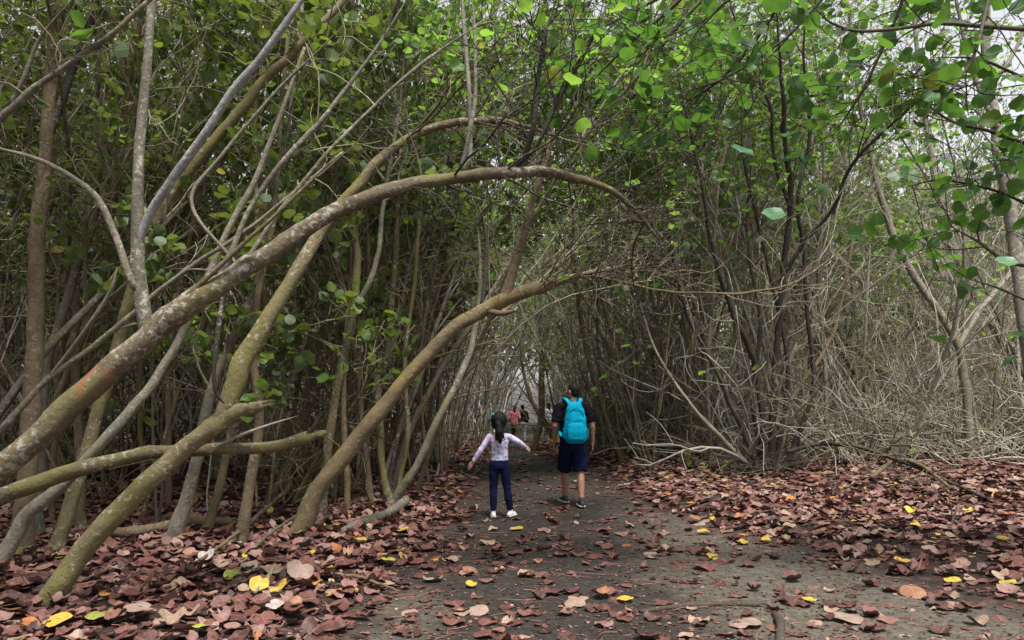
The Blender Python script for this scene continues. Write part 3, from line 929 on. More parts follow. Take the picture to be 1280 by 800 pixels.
# tree at the path's narrowing
simple_tree('forked_tree', 'small orange brown tree with splayed roots standing where the path narrows', [(668, 563, 0, 8), (673, 540, 0, 8), (677, 520, 0, 9), (677, 470, 0, 8), (680, 430, .1, 7), (690, 360, .2, 6), (684, 260, .3, 5), (690, 150, .3, 3)], 'ochre',
            [([(677, 522, 0, 9), (685, 532, -.1, 7), (691, 548, -.2, 6), (694, 560, -.2, 6)], 'ochre'), ([(676, 520, 0, 6), (664, 500, .2, 5), (655, 470, .4, 4), (650, 430, .5, 3)], 'brown')], bury=False, wob=.005)
simple_tree('slender_tree', 'thin yellowish pole leaning in just behind the man', [(778, 578, 0, 8), (760, 530, 0, 7), (741, 468, 0, 7), (727, 404, .1, 6), (718, 330, .2, 5), (716, 250, .3, 4)], 'ochre', (), [TW(8, (.6, 1.6), f=(.4, 1), rcap=.01), TW(4, (.3, .9)), TW(2, (.2, .5))])
simple_tree('slender_tree', 'pale stout stump like trunk slanting beyond the man', [(776, 545, 0, 15), (788, 500, 0, 14), (802, 458, .1, 12), (818, 410, .2, 9), (825, 340, .3, 7), (840, 240, .4, 5)], 'pale', (), [TW(8, (.6, 1.6), f=(.4, 1), rcap=.01), TW(4, (.3, .9)), TW(2, (.2, .5))])

# O: dark many-stemmed bush on the bank
bp = basepoint(962, 592)
d0 = bp[1]
t = Tree('dark_bush', 'dark many stemmed bush fanning up from the bank with leafy tops', 'shrub', base=bp)
DT = [TW(7, (.6, 1.8), f=(.45, 1), rcap=.012), TW(4, (.4, 1.0), rcap=.006), TW(2, (.2, .5), rcap=.004)]
DL = dict(m=3, size=(.11, .18), temps=NEAR_T, tilt=.8, keep=.3)
stems = [
    ([(964, 600, 0, 11), (966, 530, 0, 10), (970, 455, -.1, 9), (978, 350, -.3, 9), (988, 255, -.6, 8), (982, 170, -1, 7), (975, 80, -1.4, 6), (970, -20, -1.8, 5)], 'dark'),
    ([(958, 600, 0, 10), (953, 520, 0, 9), (943, 452, 0, 9), (919, 397, -.2, 8), (892, 318, -.4, 7), (880, 240, -.7, 5), (860, 150, -1, 4), (840, 60, -1.3, 3)], 'grey'),
    ([(978, 345, -.3, 7), (1005, 305, -.6, 6), (1040, 262, -1, 5), (1066, 205, -1.5, 5), (1110, 160, -2.0, 4), (1160, 120, -2.4, 3), (1230, 95, -2.8, 2.5)], 'dark'),
    ([(976, 598, .1, 8), (1016, 490, .1, 6), (1009, 400, 0, 6), (1005, 311, -.2, 5), (997, 250, -.4, 5), (1012, 165, -.6, 5), (1004, 60, -1, 4), (1010, -30, -1.2, 3)], 'dark'),
    ([(952, 600, 0, 8), (925, 530, -.1, 7), (895, 465, -.2, 6), (862, 400, -.3, 5), (845, 330, -.5, 5), (830, 240, -.7, 4), (800, 120, -.9, 3)], 'dark'),
    ([(950, 598, 0, 7), (905, 550, -.1, 6), (862, 505, -.2, 5), (820, 440, -.2, 4), (800, 380, -.2, 3)], 'twigbrown'),
    ([(988, 260, -.6, 6), (968, 200, -.8, 5), (962, 130, -1.2, 5), (930, 60, -1.5, 4), (905, -20, -1.8, 3)], 'dark'),
    ([(960, 600, .1, 7), (940, 500, .3, 6), (950, 400, .4, 5), (935, 300, .5, 4), (940, 180, .5, 3)], 'grey'),
    ([(970, 600, .1, 7), (990, 500, .3, 6), (1040, 420, .4, 5), (1060, 330, .5, 4), (1080, 240, .5, 3)], 'brown'),
    ([(964, 600, .1, 6), (985, 470, .1, 6), (960, 330, 0, 5), (930, 200, -.3, 4), (925, 80, -.5, 3)], 'dark'),
]
for k, (s, mt) in enumerate(stems):
    t.part('stem', [(p[0], p[1], d0 + p[2], p[3] * 1.02) for p in s], 'dark' if mt == 'grey' else mt, twigs=DT, leaves=DL if k in (0, 2, 3, 4, 6) else dict(DL, keep=.06), sides=8, wob=.02, seg=.09)
b = MB()
P0 = np.stack([np.linspace(0, .01, 4)[None].repeat(60, 0)] * 3, -1) + (rng.normal(0, .28, (60, 1, 3)) * [1, .6, .12]) + np.array([0, 0, .12])
dv = nrm(rng.normal(0, 1, (60, 3)) * [1, .8, .25] + [0, 0, .25])
L = rng.uniform(.4, 1.3, 60)
P0 = P0[:, :1] + dv[:, None] * (np.linspace(0, 1, 8)[None, :, None] * L[:, None, None]) + np.cumsum(rng.normal(0, .035, (60, 8, 3)), 1)
P0[:, :, 2] = np.maximum(P0[:, :, 2] - .35 * (np.linspace(0, 1, 8)[None] ** 2) * L[:, None] * .5, -.05)
tubes(b, P0, np.linspace(.011, .004, 8)[None].repeat(60, 0), 5)
s2 = spawn(P0, np.full((60, 8), .007), 3, ln=(.2, .6), up=0)
tubes(b, *s2, 4)
b.build('basal_twigs', M['twigdark'], t.root)['kind'] = 'stuff'
t.done('leafnear')

# pale trees at the far side
PT = [TW(9, (.8, 2.2), f=(.35, 1), rcap=.014), TW(5, (.5, 1.2), rcap=.007), TW(3, (.2, .6))]
PL = dict(m=2, size=(.1, .16), temps=FAR_T, keep=.35)
simple_tree('pale_tree', 'bent pale trunk rising from the twig tangle and leaning towards the dark bush', [(1214, 575, 0, 12), (1208, 494, 0, 11), (1197, 432, 0, 10), (1170, 384, .1, 10), (1139, 339, .2, 9), (1110, 275, .3, 9), (1090, 200, .4, 7), (1070, 100, .4, 5), (1060, 0, .4, 4)], 'grey',
            [([(1197, 435, 0, 8), (1225, 388, 0, 7), (1260, 345, .1, 6), (1300, 290, .2, 4)], 'pale')], PT, PL, lmat='leafmid')
simple_tree('pale_tree', 'whitish trunk slanting up from behind the twigs beside the tall birch like one', [(1330, 560, 0, 15), (1280, 468, 0, 14), (1240, 405, 0, 13), (1205, 340, .1, 12), (1180, 275, .2, 11), (1165, 200, .3, 9), (1150, 100, .4, 7), (1140, -10, .4, 5)], 'pale', (), PT, PL, lmat='leafmid')
simple_tree('pale_tree', 'tall pale grey trunk with smooth bark, the tallest at the edge of the view', [(1302, 640, 0, 22), (1292, 500, 0, 19), (1282, 400, 0, 18), (1268, 300, .1, 17), (1254, 215, .1, 16), (1240, 130, .2, 14), (1232, 50, .3, 12), (1240, -60, .3, 9), (1250, -200, .3, 6)], 'pale',
            [([(1245, 160, .1, 7), (1220, 100, .2, 6), (1200, 30, .3, 5), (1190, -50, .3, 4)], 'grey'), ([(1238, 110, .1, 6), (1270, 60, .2, 5), (1300, -20, .3, 4)], 'grey')], PT[:2], dict(PL, keep=.2), lmat='leafmid')
simple_tree('pale_tree', 'thin white trunk standing behind the dark bush', [(905, 560, 0, 10), (893, 480, 0, 9), (880, 400, 0, 9), (868, 340, 0, 8), (850, 260, .2, 6), (842, 150, .3, 4)], 'pale', (), PT, PL, lmat='leafmid')

# S: fallen arched mossy stems
for k, (pts, lb, mt) in enumerate([
    ([(1168, 560, 0, 11), (1132, 492, 0, 11), (1092, 455, 0, 11), (1058, 428, 0, 10), (1022, 404, 0, 8), (990, 395, .2, 6)], 'mossy bowed trunk in the twig tangle, tip pointing at the dark bush', 'mossy'),
    ([(1108, 560, 0, 10), (1088, 500, 0, 9), (1060, 450, 0, 9), (1030, 410, .1, 8), (1000, 375, .2, 7), (985, 300, .3, 5)], 'orange brown leaning stem below the mossy bowed trunk', 'ochre'),
    ([(1082, 565, 0, 8), (1058, 505, 0, 8), (1040, 455, 0, 7), (1018, 400, .1, 7), (1005, 330, .2, 5)], 'thin tan stem leaning beside the orange brown one', 'twigpale'),
]):
    simple_tree('bowed_tree', lb, pts, mt, (), [TW(6, (.4, 1.2), rcap=.01), TW(3, (.2, .6))], None, cat='tree')

# overhanging sea grape limbs from a tree outside the view
t = Tree('sea_grape_tree', 'sea grape with big round glossy leaves overhanging from above the bank', base=(6.2, 5.2, float(gz(6.2, 5.2)) - .1))
pts = np.array([[6.2, 5.2, -.05, .11], [6.0, 5.3, 1.2, .1], [5.7, 5.4, 2.6, .085], [5.4, 5.5, 4.0, .07], [5.2, 5.6, 5.2, .05]])
c = catmull(pts, 50)
t.part('trunk', None, 'grey', PR=(c[:, :3], c[:, 3]))
ST = [TW(9, (.35, .9), f=(.1, 1), ang=(25, 75), up=.02, rcap=.006), TW(3, (.15, .45), rcap=.003, up=.0)]
SL = dict(m=2, size=(.105, .18), temps=NEAR_T, tilt=.75, stalk=.035, f=(.1, 1), keep=.62)
over = [
    [(1400, 40, 5.4, 10), (1280, 36, 5.3, 7), (1180, 30, 5.2, 6), (1090, 40, 5.1, 5), (1040, 28, 5.1, 4), (1008, 0, 5.0, 3)],
    [(1440, 250, 5.5, 8), (1330, 200, 5.6, 6), (1250, 170, 5.7, 5), (1190, 150, 5.8, 4), (1130, 110, 5.9, 3)],
    [(1430, 330, 5.5, 8), (1340, 330, 5.8, 6), (1270, 330, 6.0, 5), (1220, 300, 6.1, 4), (1180, 280, 6.2, 3)],
    [(1440, -60, 5.4, 9), (1300, -90, 5.2, 8), (1150, -80, 5.2, 7), (1000, -50, 5.2, 6), (900, 10, 5.2, 5), (860, 60, 5.3, 3)],
    [(1150, -80, 5.2, 6), (1120, 20, 5.4, 5), (1080, 110, 5.6, 4), (1040, 170, 5.8, 3)],
    [(1000, -50, 5.2, 5), (960, 30, 5.6, 4), (900, 100, 5.9, 4), (850, 130, 6.1, 3)],
    [(1250, -85, 5.2, 6), (1230, 30, 5.0, 5), (1200, 100, 4.9, 4), (1150, 150, 4.9, 3)],
    [(1080, -60, 5.4, 6), (1000, 30, 5.5, 4), (920, 90, 5.6, 3.5), (840, 120, 5.7, 3)],
    [(900, -50, 5.4, 5), (840, 10, 5.7, 4), (780, 60, 6.0, 3.5), (730, 110, 6.3, 3)],
    [(1430, 330, 6.0, 6), (1330, 280, 6.0, 5), (1250, 240, 6.1, 4), (1180, 225, 6.2, 3), (1130, 235, 6.3, 2.5)],
    [(1430, 420, 6.2, 6), (1340, 395, 6.3, 5), (1270, 370, 6.4, 4), (1205, 345, 6.5, 3)],
    [(1430, 200, 5.3, 6), (1330, 130, 5.2, 5), (1240, 80, 5.2, 4), (1170, 70, 5.2, 3)],
    [(1300, -90, 5.2, 6), (1060, -60, 5.9, 5), (900, -30, 6.4, 5), (780, 20, 6.8, 4), (720, 60, 7, 3)],
]
for i, pp in enumerate(over):
    P, Rr = limb(pp, .07, .012)
    if i < 4:
        P = np.vstack([catmull(np.array([[5.5, 5.5, 3.4 + .2 * i], (np.array([5.5, 5.5, 3.4 + .2 * i]) + P[0]) / 2 + [0, 0, .15], P[0]]), 8)[:-1], P])
        Rr = np.concatenate([np.linspace(.045, Rr[0], 7), Rr])
    t.part('branch', None, 'dark' if i % 2 else 'twigdark', PR=(P, Rr), twigs=ST, leaves=dict(SL, each=True), sides=8)
bb = MB()
pl = np.array([W(912, 186, 5.2), W(953, 272, 5.6), W(1245, 330, 5.4)]) - t.base
put_leaves(bb, pl, np.array([[.9, .1, -.2], [.8, .1, .2], [.9, 0, .1]]), np.array([[.1, -.55, .8], [.1, -.7, .75], [0, -.6, .8]]), np.array([.2, .2, .17]), np.array([.3, .7, .5]), NEAR_T[:1])
bb.build('shiny_leaf', M['leafsheen'], t.root)['kind'] = 'stuff'  # their sky sheen is painted by the paler colour
t.done('leafnear')

# ------------------------------------------------------------------ background tree prototypes
def proto_pole(h, lean, mat, nb, leafy, lsize=(.065, .115), low=.3, name='slender_tree', lmat='leafdark', r0=.05, zl=2.2, thin=1.0):
    root = empty(name, (0, -500, 0))
    K = 14
    a = rng.uniform(0, 6.28)
    d = nrm(np.array([math.cos(a) * lean, math.sin(a) * lean, 1.0]))
    P = np.zeros((K, 3))
    P[0] = [0, 0, -.15]
    cur = rng.normal(0, .03, 3)
    for k in range(1, K):
        d = nrm(d + rng.normal(0, .06, 3) + cur + [0, 0, .01])
        P[k] = P[k - 1] + d * h / (K - 1)
    Rr = np.linspace(r0, r0 * .25, K)
    c = catmull(np.column_stack([P, Rr]), 50)
    b = MB()
    tubes(b, c[:, :3], c[:, 3], 9, .07)
    b.build('trunk', M[mat], root)
    b = MB()
    cr = MB()
    L1 = spawn(c[None, :, :3], c[None, :, 3], nb, f=(low, 1), ln=(.22 * h, .42 * h), ang=(20, 55), up=.2, wob=.14, K=9, rr=.55, rmin=.004, rcap=.03)
    tubes(b, *L1, 5, cap=False)
    L2 = spawn(*L1, 5, f=(.25, 1), ln=(.5, 1.5), ang=(25, 70), up=.08, wob=.2, K=7, rr=.55, rmin=.0055)
    tubes(b, *L2, 4, cap=False)
    L3 = spawn(*L2, 3, f=(.2, 1), ln=(.25, .7), ang=(25, 75), up=.03, wob=.22, K=4, rr=.6, rmin=.0042)
    tubes(b, *L3, 3, cap=False)
    b.build('branches', M['twigbrown' if mat != 'pale' else 'twigpale'], root)['kind'] = 'stuff'
    if leafy:
        hi = L3[0][:, :, 2].mean(1) > zl + rng.normal(0, .6, len(L3[0]))
        leaves_on(cr, L3[0][hi], leafy, lsize, FAR_T, .75)
        hi = L2[0][:, :, 2].mean(1) > zl + rng.normal(0, .6, len(L2[0]))
        leaves_on(cr, L2[0][hi], 2, lsize, FAR_T, .75)
        cr.build('crown', M[lmat], root)
    return root


def proto_bare(h, spread, n, mat, leafy=0.0, name='bare_bush', curve=.12):
    root = empty(name, (0, -500, 0))
    P = np.zeros((n, 10, 3))
    a = rng.uniform(0, 6.28, n)
    d = nrm(np.stack([np.cos(a) * spread, np.sin(a) * spread, rng.uniform(.4, 1.2, n)], -1))
    P[:, 0] = rng.normal(0, .18, (n, 3)) * [1, 1, 0] + [0, 0, -.08]
    cur = rng.normal(0, curve * .6, (n, 3))
    L = h * rng.uniform(.6, 1.15, (n, 1))
    for k in range(1, 10):
        d = nrm(d + rng.normal(0, curve, (n, 3)) + cur - [0, 0, .03])
        P[:, k] = P[:, k - 1] + d * L / 9
    P[:, 1:, 2] = np.maximum(P[:, 1:, 2], .05)
    Rr = np.linspace(1, .35, 10)[None] * rng.uniform(.012, .03, (n, 1))
    b = MB()
    tubes(b, P, Rr, 6, .04)
    b.build('stems', M[mat], root)['kind'] = 'stuff'
    b = MB()
    L2 = spawn(P, Rr, 5, f=(.15, 1), ln=(.4, 1.5), ang=(25, 80), up=.03, wob=.22, K=8, rr=.65, rmin=.0065)
    tubes(b, *L2, 4, cap=False)
    L3 = spawn(*L2, 2, f=(.15, 1), ln=(.2, .8), ang=(30, 80), up=.02, wob=.25, K=5, rr=.65, rmin=.005)
    tubes(b, *L3, 3, cap=False)
    b.build('twigs', M[mat], root)['kind'] = 'stuff'
    if leafy:
        cr = MB()
        leaves_on(cr, L3[0], 1, (.08, .13), FAR_T, .8, keep=leafy)
        if cr.l:
            cr.build('leaves', M['leafmid'], root)['kind'] = 'stuff'
    return root


POLES = [proto_pole(rng.uniform(7.5, 10), rng.uniform(.05, .3), m, nb, lf, r0=r, low=.3, zl=3.5) for m, nb, lf, r in
         [('grey', 15, 4, .05), ('brown', 14, 5, .045), ('mossy', 15, 5, .06), ('grey', 13, 4, .035), ('brown', 13, 5, .04), ('mossy', 15, 4, .05)]]
LIGHTP = [proto_pole(rng.uniform(9, 11.5), rng.uniform(.1, .35), m, nb, lf, (.10, .155), .16, 'leafy_tree', 'leafmid', r0=r, zl=5.6) for m, nb, lf, r in
          [('grey', 15, 3, .045), ('brown', 14, 4, .04), ('pale', 14, 3, .05), ('grey', 13, 3, .04)]]
BAREP = [proto_pole(rng.uniform(6, 9), rng.uniform(.2, .5), m, nb, lf, (.09, .13), .2, 'bare_tree', 'leafmid', r0=r) for m, nb, lf, r in
         [('pale', 13, 0, .045), ('pale', 14, 1, .04), ('grey', 13, 0, .035)]]
BUSH = [proto_bare(h, s, n, m, lf) for h, s, n, m, lf in [(2.8, .9, 12, 'twigpale', .02), (3.2, .7, 13, 'twigpale', .03), (2.2, 1.3, 12, 'twigpale', 0), (3.4, .6, 13, 'twigbrown', .05), (2.7, 1.0, 12, 'twigbrown', .03), (3.0, .8, 11, 'grey', .03)]]
TALLB = [proto_bare(h, s, n, m, lf, 'thicket_bush', .08) for h, s, n, m, lf in [(4.6, .3, 11, 'twigbrown', .05), (5.4, .25, 10, 'twigpale', .05), (4.0, .4, 11, 'mossy', .05), (5.0, .35, 10, 'grey', .05)]]


def place(protos, n, xr, yr, label, cat, group, clear=.5, smin=.8, smax=1.2, lean=None, mind=0.0, tries=60, ok=None, tilt=.06):
    done = 0
    pts = []
    for _ in range(n * tries):
        if done >= n:
            break
        x, y = rng.uniform(*xr), rng.uniform(*yr)
        if float(path_out(x, y)) < clear or abs(x) > .76 * y + 3:
            continue
        if ok is not None and not ok(x, y):
            continue
        if mind and any((x - a) ** 2 + (y - b_) ** 2 < mind * mind for a, b_ in pts):
            continue
        pts.append((x, y))
        p = protos[int(rng.integers(len(protos)))]
        c = copy_tree(p)
        c.location = (x, y, float(gz(x, y)))
        tx, ty = rng.normal(0, tilt, 2)
        if lean is not None:
            ty += lean(x, y)
        c.rotation_mode = 'XYZ'
        c.rotation_euler = (tx, ty, rng.uniform(0, 6.28))
        # tilt in world after the spin
        c.rotation_euler = (Matrix.Rotation(tx, 3, 'X') @ Matrix.Rotation(ty, 3, 'Y') @ Matrix.Rotation(rng.uniform(0, 6.28), 3, 'Z')).to_euler()
        s = rng.uniform(smin, smax)
        c.scale = (s, s, s * rng.uniform(.92, 1.1))
        tag(c, label, cat, group)
        done += 1


def proto_sapling(h, lean, mat, r0, nb, name='slim_sapling'):
    root = empty(name, (0, -500, 0))
    K = 12
    a = rng.uniform(0, 6.28)
    d = nrm(np.array([math.cos(a) * lean, math.sin(a) * lean, 1.0]))
    P = np.zeros((K, 3))
    P[0, 2] = -.12
    cur = rng.normal(0, .035, 3)
    for k in range(1, K):
        d = nrm(d + rng.normal(0, .05, 3) + cur)
        P[k] = P[k - 1] + d * h / (K - 1)
    c = catmull(np.column_stack([P, np.linspace(r0, r0 * .15, K)]), 40)
    b = MB()
    tubes(b, c[:, :3], c[:, 3], 7, .06)
    b.build('trunk', M[mat], root)
    b = MB()
    L1 = spawn(c[None, :, :3], c[None, :, 3], nb, f=(.15, 1), ln=(.5, 1.8), ang=(15, 55), up=.2, wob=.12, K=7, rr=.5, rmin=.005, rcap=.011)
    tubes(b, *L1, 5, cap=False)
    L2 = spawn(*L1, 2, f=(.3, 1), ln=(.25, .9), ang=(20, 65), up=.1, wob=.2, K=5, rr=.7, rmin=.0042)
    tubes(b, *L2, 4, cap=False)
    b.build('twigs', M['twigpale' if mat == 'pale' else 'twigbrown'], root)['kind'] = 'stuff'
    return root


SAPL = [proto_sapling(rng.uniform(4.5, 7.5), ln_, m, r_, nb) for m, r_, ln_, nb in [('grey', .022, .12, 7), ('mossy', .026, .25, 6), ('grey', .017, .3, 8), ('pale', .02, .2, 8), ('brown', .022, .1, 6), ('mossy', .018, .4, 8), ('grey', .03, .2, 6), ('pale', .015, .45, 9)]]
hero_free = lambda x, y: not (y < 8.2 and -4.4 < x)
# girl's side of the path
place(POLES, 42, (-12, -1.2), (8.3, 14), "slim grey brown tree in the thicket on the girl's side of the path", 'tree', "slim trees crowding the girl's side of the path", .7, .75, 1.1, mind=.55)
place(POLES, 55, (-22, -1), (14, 24), "thin tree deep in the shaded wood on the girl's side of the path", 'tree', "thin trees deep in the wood on the girl's side", .7, .8, 1.15, mind=.7)
place(POLES, 14, (-9, -5.2), (5.8, 8.3), 'slim upright tree behind the leaning mossy trunks', 'tree', 'slim trees behind the leaning trunks', .7, .7, 1.0, mind=.7)
# near the path, leaning over it
place(LIGHTP + BAREP, 24, (-3.4, -.4), (12, 32), 'slim trunk leaning over the far stretch of the path', 'tree', 'trees leaning over the far path', .6, .7, 1.0, lean=lambda x, y: .16)
place(LIGHTP + BAREP + BAREP, 24, (.8, 4.5), (17, 34), 'slim trunk beyond the man leaning in over the far path', 'tree', 'trees beyond the man', .7, .7, 1.0, lean=lambda x, y: -.14)
place(LIGHTP, 11, (2.6, 5.2), (13, 19), 'tall slim tree whose crown closes over the path from the bank of the dark bush', 'tree', 'tall trees with crowns closing over the path', .4, .75, .95, lean=lambda x, y: -.16, mind=.9)
place(LIGHTP, 10, (-3.8, -1.2), (11, 16), "tall slim tree whose crown closes over the path from the girl's side", 'tree', "tall trees closing over the path from the girl's side", .4, .75, .95, lean=lambda x, y: .14, mind=.9)
# man's side
place(LIGHTP, 30, (2.0, 14), (13.5, 22), "leafy slim tree on the man's side of the path", 'tree', "leafy trees on the man's side of the path", .8, .8, 1.1, mind=.9, ok=lambda x, y: x < .5 * y)
place(BAREP, 34, (3.0, 22), (13, 26), "bare grey tree in the bright open wood behind the dark bush", 'tree', 'bare trees in the open wood behind the dark bush', .8, .75, 1.15, mind=.7)
place(LIGHTP + POLES, 40, (-26, 30), (25, 38), 'small crowned tree in the farthest row of the wood', 'tree', 'trees in the farthest row of the wood', 1.0, .9, 1.3, mind=1.0)
place(SAPL, 95, (-11, -1.0), (8.0, 17), "slim bare sapling stem standing in the screen of stems on the girl's side", 'tree', "slim saplings on the girl's side of the path", .55, .75, 1.15, mind=.25, tilt=.1)
place(SAPL, 28, (-3.0, 0), (15, 30), 'slim bare sapling along the far stretch of the path', 'tree', 'slim saplings along the far path', .5, .75, 1.1, mind=.25, tilt=.1, lean=lambda x, y: .12)
place(SAPL, 26, (1.1, 4.5), (14.5, 30), 'slim bare sapling arching in over the path beyond the man', 'tree', 'slim saplings beyond the man', .5, .75, 1.1, mind=.25, tilt=.1, lean=lambda x, y: -.18)
place(SAPL, 80, (1.6, 13), (12.5, 25), "slim bare sapling among the twig bushes on the man's side", 'tree', "slim saplings on the man's side of the path", .8, .7, 1.1, mind=.3, tilt=.16)
for (bx, by, s_) in ((-1.9, -2.6, .95), (-4.6, .6, .9), (-2.6, 1.2, .8)):  # trees out of view, added to shade the near leaf bank
    c_ = copy_tree(POLES[2])
    c_.location = (bx, by, float(gz(bx, by)))
    c_.scale = (s_, s_, s_)
    tag(c_, 'unseen mossy slim tree added behind the viewer to shade the leaf bank', 'tree', 'unseen trees added for shade behind the viewer')
# bushes
place(BUSH, 54, (3.4, 15), (11.5, 19), "tangle of bare tan twigs growing on the bank on the man's side", 'shrub', "bare twig bushes on the man's side", 2.3, .7, 1.15, mind=.5, ok=lambda x, y: y > 12.2 + .12 * x)
place(BUSH, 45, (2.0, 22), (18, 28), "bare twig bush behind the tangle on the man's side", 'shrub', "bare twig bushes behind the tangle", 2.1, .9, 1.4, mind=.7)
place(TALLB, 46, (-15, -1), (9.5, 20), "upright bush of thin brown stems between the slim trees on the girl's side", 'shrub', "upright brown bushes on the girl's side", 1.6, .7, 1.15, mind=.6)
place(TALLB + BUSH, 40, (-20, 24), (22, 34), 'brown bush in the dim back of the wood', 'shrub', 'brown bushes in the dim back of the wood', 2.0, .9, 1.4, mind=.8)
place(TALLB, 14, (1.6, 5.5), (15.5, 24), 'upright brown bush crowding the path beyond the man', 'shrub', 'upright bushes beyond the man', 1.7, .7, 1.0, mind=.6, lean=lambda x, y: -.06)
for p in POLES + LIGHTP + BAREP + BUSH + TALLB + SAPL:
    for c in list(p.children):
        bpy.data.objects.remove(c)
    bpy.data.objects.remove(p)

# far wood: one mass
mb = MB()
n = 3600
x = rng.uniform(-45, 55, n)
y = rng.uniform(33, 48, n)
k = np.abs(x - .5 - (y - 33) * .02) > .9
x, y = x[k], y[k]
n = len(x)
P = np.zeros((n, 7, 3))
P[:, 0] = np.stack([x, y, gz(x, y) - .1], -1)
d = nrm(rng.normal(0, .28, (n, 3)) * [1, 1, 0] + [0, 0, 1])
L = rng.uniform(2.5, 10, (n, 1))
for k in range(1, 7):
    d = nrm(d + rng.normal(0, .13, (n, 3)))
    P[:, k] = P[:, k - 1] + d * L / 6
tubes(mb, P, np.linspace(1, .3, 7)[None] * rng.uniform(.015, .06, (n, 1)), 4, cap=False)
w = mb.build('far_woods', M['twigpale'])
tag(w, 'distant wood of countless thin stems closing the view beyond the path', 'woods', kind='stuff')
mb = MB()
n = 90000
x = rng.uniform(-42, 48, n)
y = rng.uniform(34, 50, n)
z = gz(x, y) + rng.uniform(.2, 1, n) ** .8 * 13
k = (np.abs(x - .5 - (y - 33) * .02) > 1.1) | (z > 3.5)
x, y, z = x[k], y[k], z[k]
n = len(x)
pos = np.stack([x, y, z], -1)
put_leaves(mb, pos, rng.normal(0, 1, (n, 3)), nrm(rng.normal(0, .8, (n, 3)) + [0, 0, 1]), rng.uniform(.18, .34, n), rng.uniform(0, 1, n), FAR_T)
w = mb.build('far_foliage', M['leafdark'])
tag(w, 'distant mass of leaves in the wood beyond the far end of the path', 'foliage', kind='stuff')

# ------------------------------------------------------------------ fallen wood
def stick(name, label, pts, mat, cat='stick', rough=.1, twigs=None, sides=9):
    P = []
    for (px, py, h, dia) in pts:
        g = ray_ground(px, py)
        P.append(np.append(g + [0, 0, h], dia * g[1] / F / 2))
    P = np.array(P)
    c = catmull(P, max(16, int(np.linalg.norm(np.diff(P[:, :3], axis=0), axis=1).sum() / .04)))
    c[:, :3] += rng.normal(0, .003, c[:, :3].shape)
    base = c[0, :3].copy()
    b = MB()
    tubes(b, c[:, :3] - base, c[:, 3], sides, rough)
    lv = (c[None, :, :3] - base, c[None, :, 3])
    for sp in twigs or []:
        lv = spawn(*lv, **sp)
        tubes(b, *lv, 4)
    o = b.build(name, M[mat])
    o.location = base
    return tag(o, label, cat)


stick('fallen_log', 'pale weathered log lying at the foot of the clump of stems', [(424, 672, .05, 7), (450, 662, .08, 9), (480, 654, .09, 11), (500, 641, .1, 12), (508, 634, .1, 9)], 'grey', 'log')
stick('fallen_stick', 'dark long root lying across the near path', [(800, 766, .01, 5), (850, 760, .008, 6), (910, 757, .012, 7), (950, 757, .012, 8), (972, 752, .01, 5)], 'dark', 'root')
stick('tree_stub', 'short dark curved stub poking from the sand at the near edge', [(966, 766, .0, 6), (973, 776, .02, 10), (976, 790, .03, 11), (972, 812, -.02, 12)], 'dark', 'stub')
stick('fallen_branch', 'long thin bare branch arching down the bank below the dark bush', [(985, 590, .35, 5), (1030, 585, .42, 5), (1080, 592, .4, 5), (1130, 604, .3, 5), (1180, 616, .18, 4), (1240, 632, .05, 3)], 'dark', 'branch',
      twigs=[TW(9, (.3, .8), up=-.05, rcap=.006), TW(3, (.15, .4), up=-.05)])
stick('fallen_branch', 'bushy dead branch on the bank beyond the long bare one', [(1090, 606, .1, 6), (1120, 602, .3, 5), (1150, 608, .3, 5), (1190, 620, .1, 4)], 'brown', 'branch', twigs=[TW(12, (.3, .9), up=.0, rcap=.007), TW(3, (.15, .5), up=0)])
stick('fallen_log', 'dark log lying behind the leaning trunk between slender stems', [(108, 668, .06, 10), (150, 676, .08, 13), (190, 672, .09, 12), (240, 664, .1, 14), (290, 661, .08, 9)], 'brown', 'log')
stick('fallen_stick', 'thin crooked stick in the litter by the crooked brown trunk', [(246, 715, .08, 4), (290, 690, .14, 5), (330, 660, .2, 5), (360, 640, .3, 4)], 'brown')
stick('fallen_stick', 'thin dry twig lying on the brown leaves at the near edge', [(420, 727, .06, 4), (450, 733, .07, 4), (480, 742, .06, 3), (500, 748, .05, 2)], 'brown')
stick('fallen_stick', 'dark stick leaning among roots at the foot of the ochre arching trunk', [(310, 700, .05, 4), (345, 676, .12, 4), (390, 650, .15, 4)], 'twigdark')
stick('fallen_stick', 'slanting twig in the carpet beside the folded yellow leaf', [(318, 752, .06, 4), (332, 738, .08, 5), (340, 728, .1, 4)], 'twigbrown')
stick('twig_tuft', 'small dark tuft of twigs sticking up from the leafy bank', [(1038, 625, .0, 3), (1042, 622, .08, 3), (1047, 620, .2, 2)], 'dark', 'twig', twigs=[TW(8, (.2, .5), f=(.1, 1), up=.15, rcap=.006)])
stick('twig_tuft', 'little upright twig stub in the pink leaves of the bank', [(1188, 664, .0, 3), (1191, 662, .08, 3), (1197, 660, .2, 2)], 'dark', 'twig', twigs=[TW(5, (.15, .35), f=(.1, 1), up=.1, rcap=.006)])
stick('fallen_branch', 'brown dead branch with side twigs on the leafy edge beside the man', [(776, 566, .06, 5), (800, 564, .16, 7), (830, 570, .2, 5), (862, 584, .08, 4)], 'brown', 'branch', twigs=[TW(6, (.3, .8), rcap=.008)])

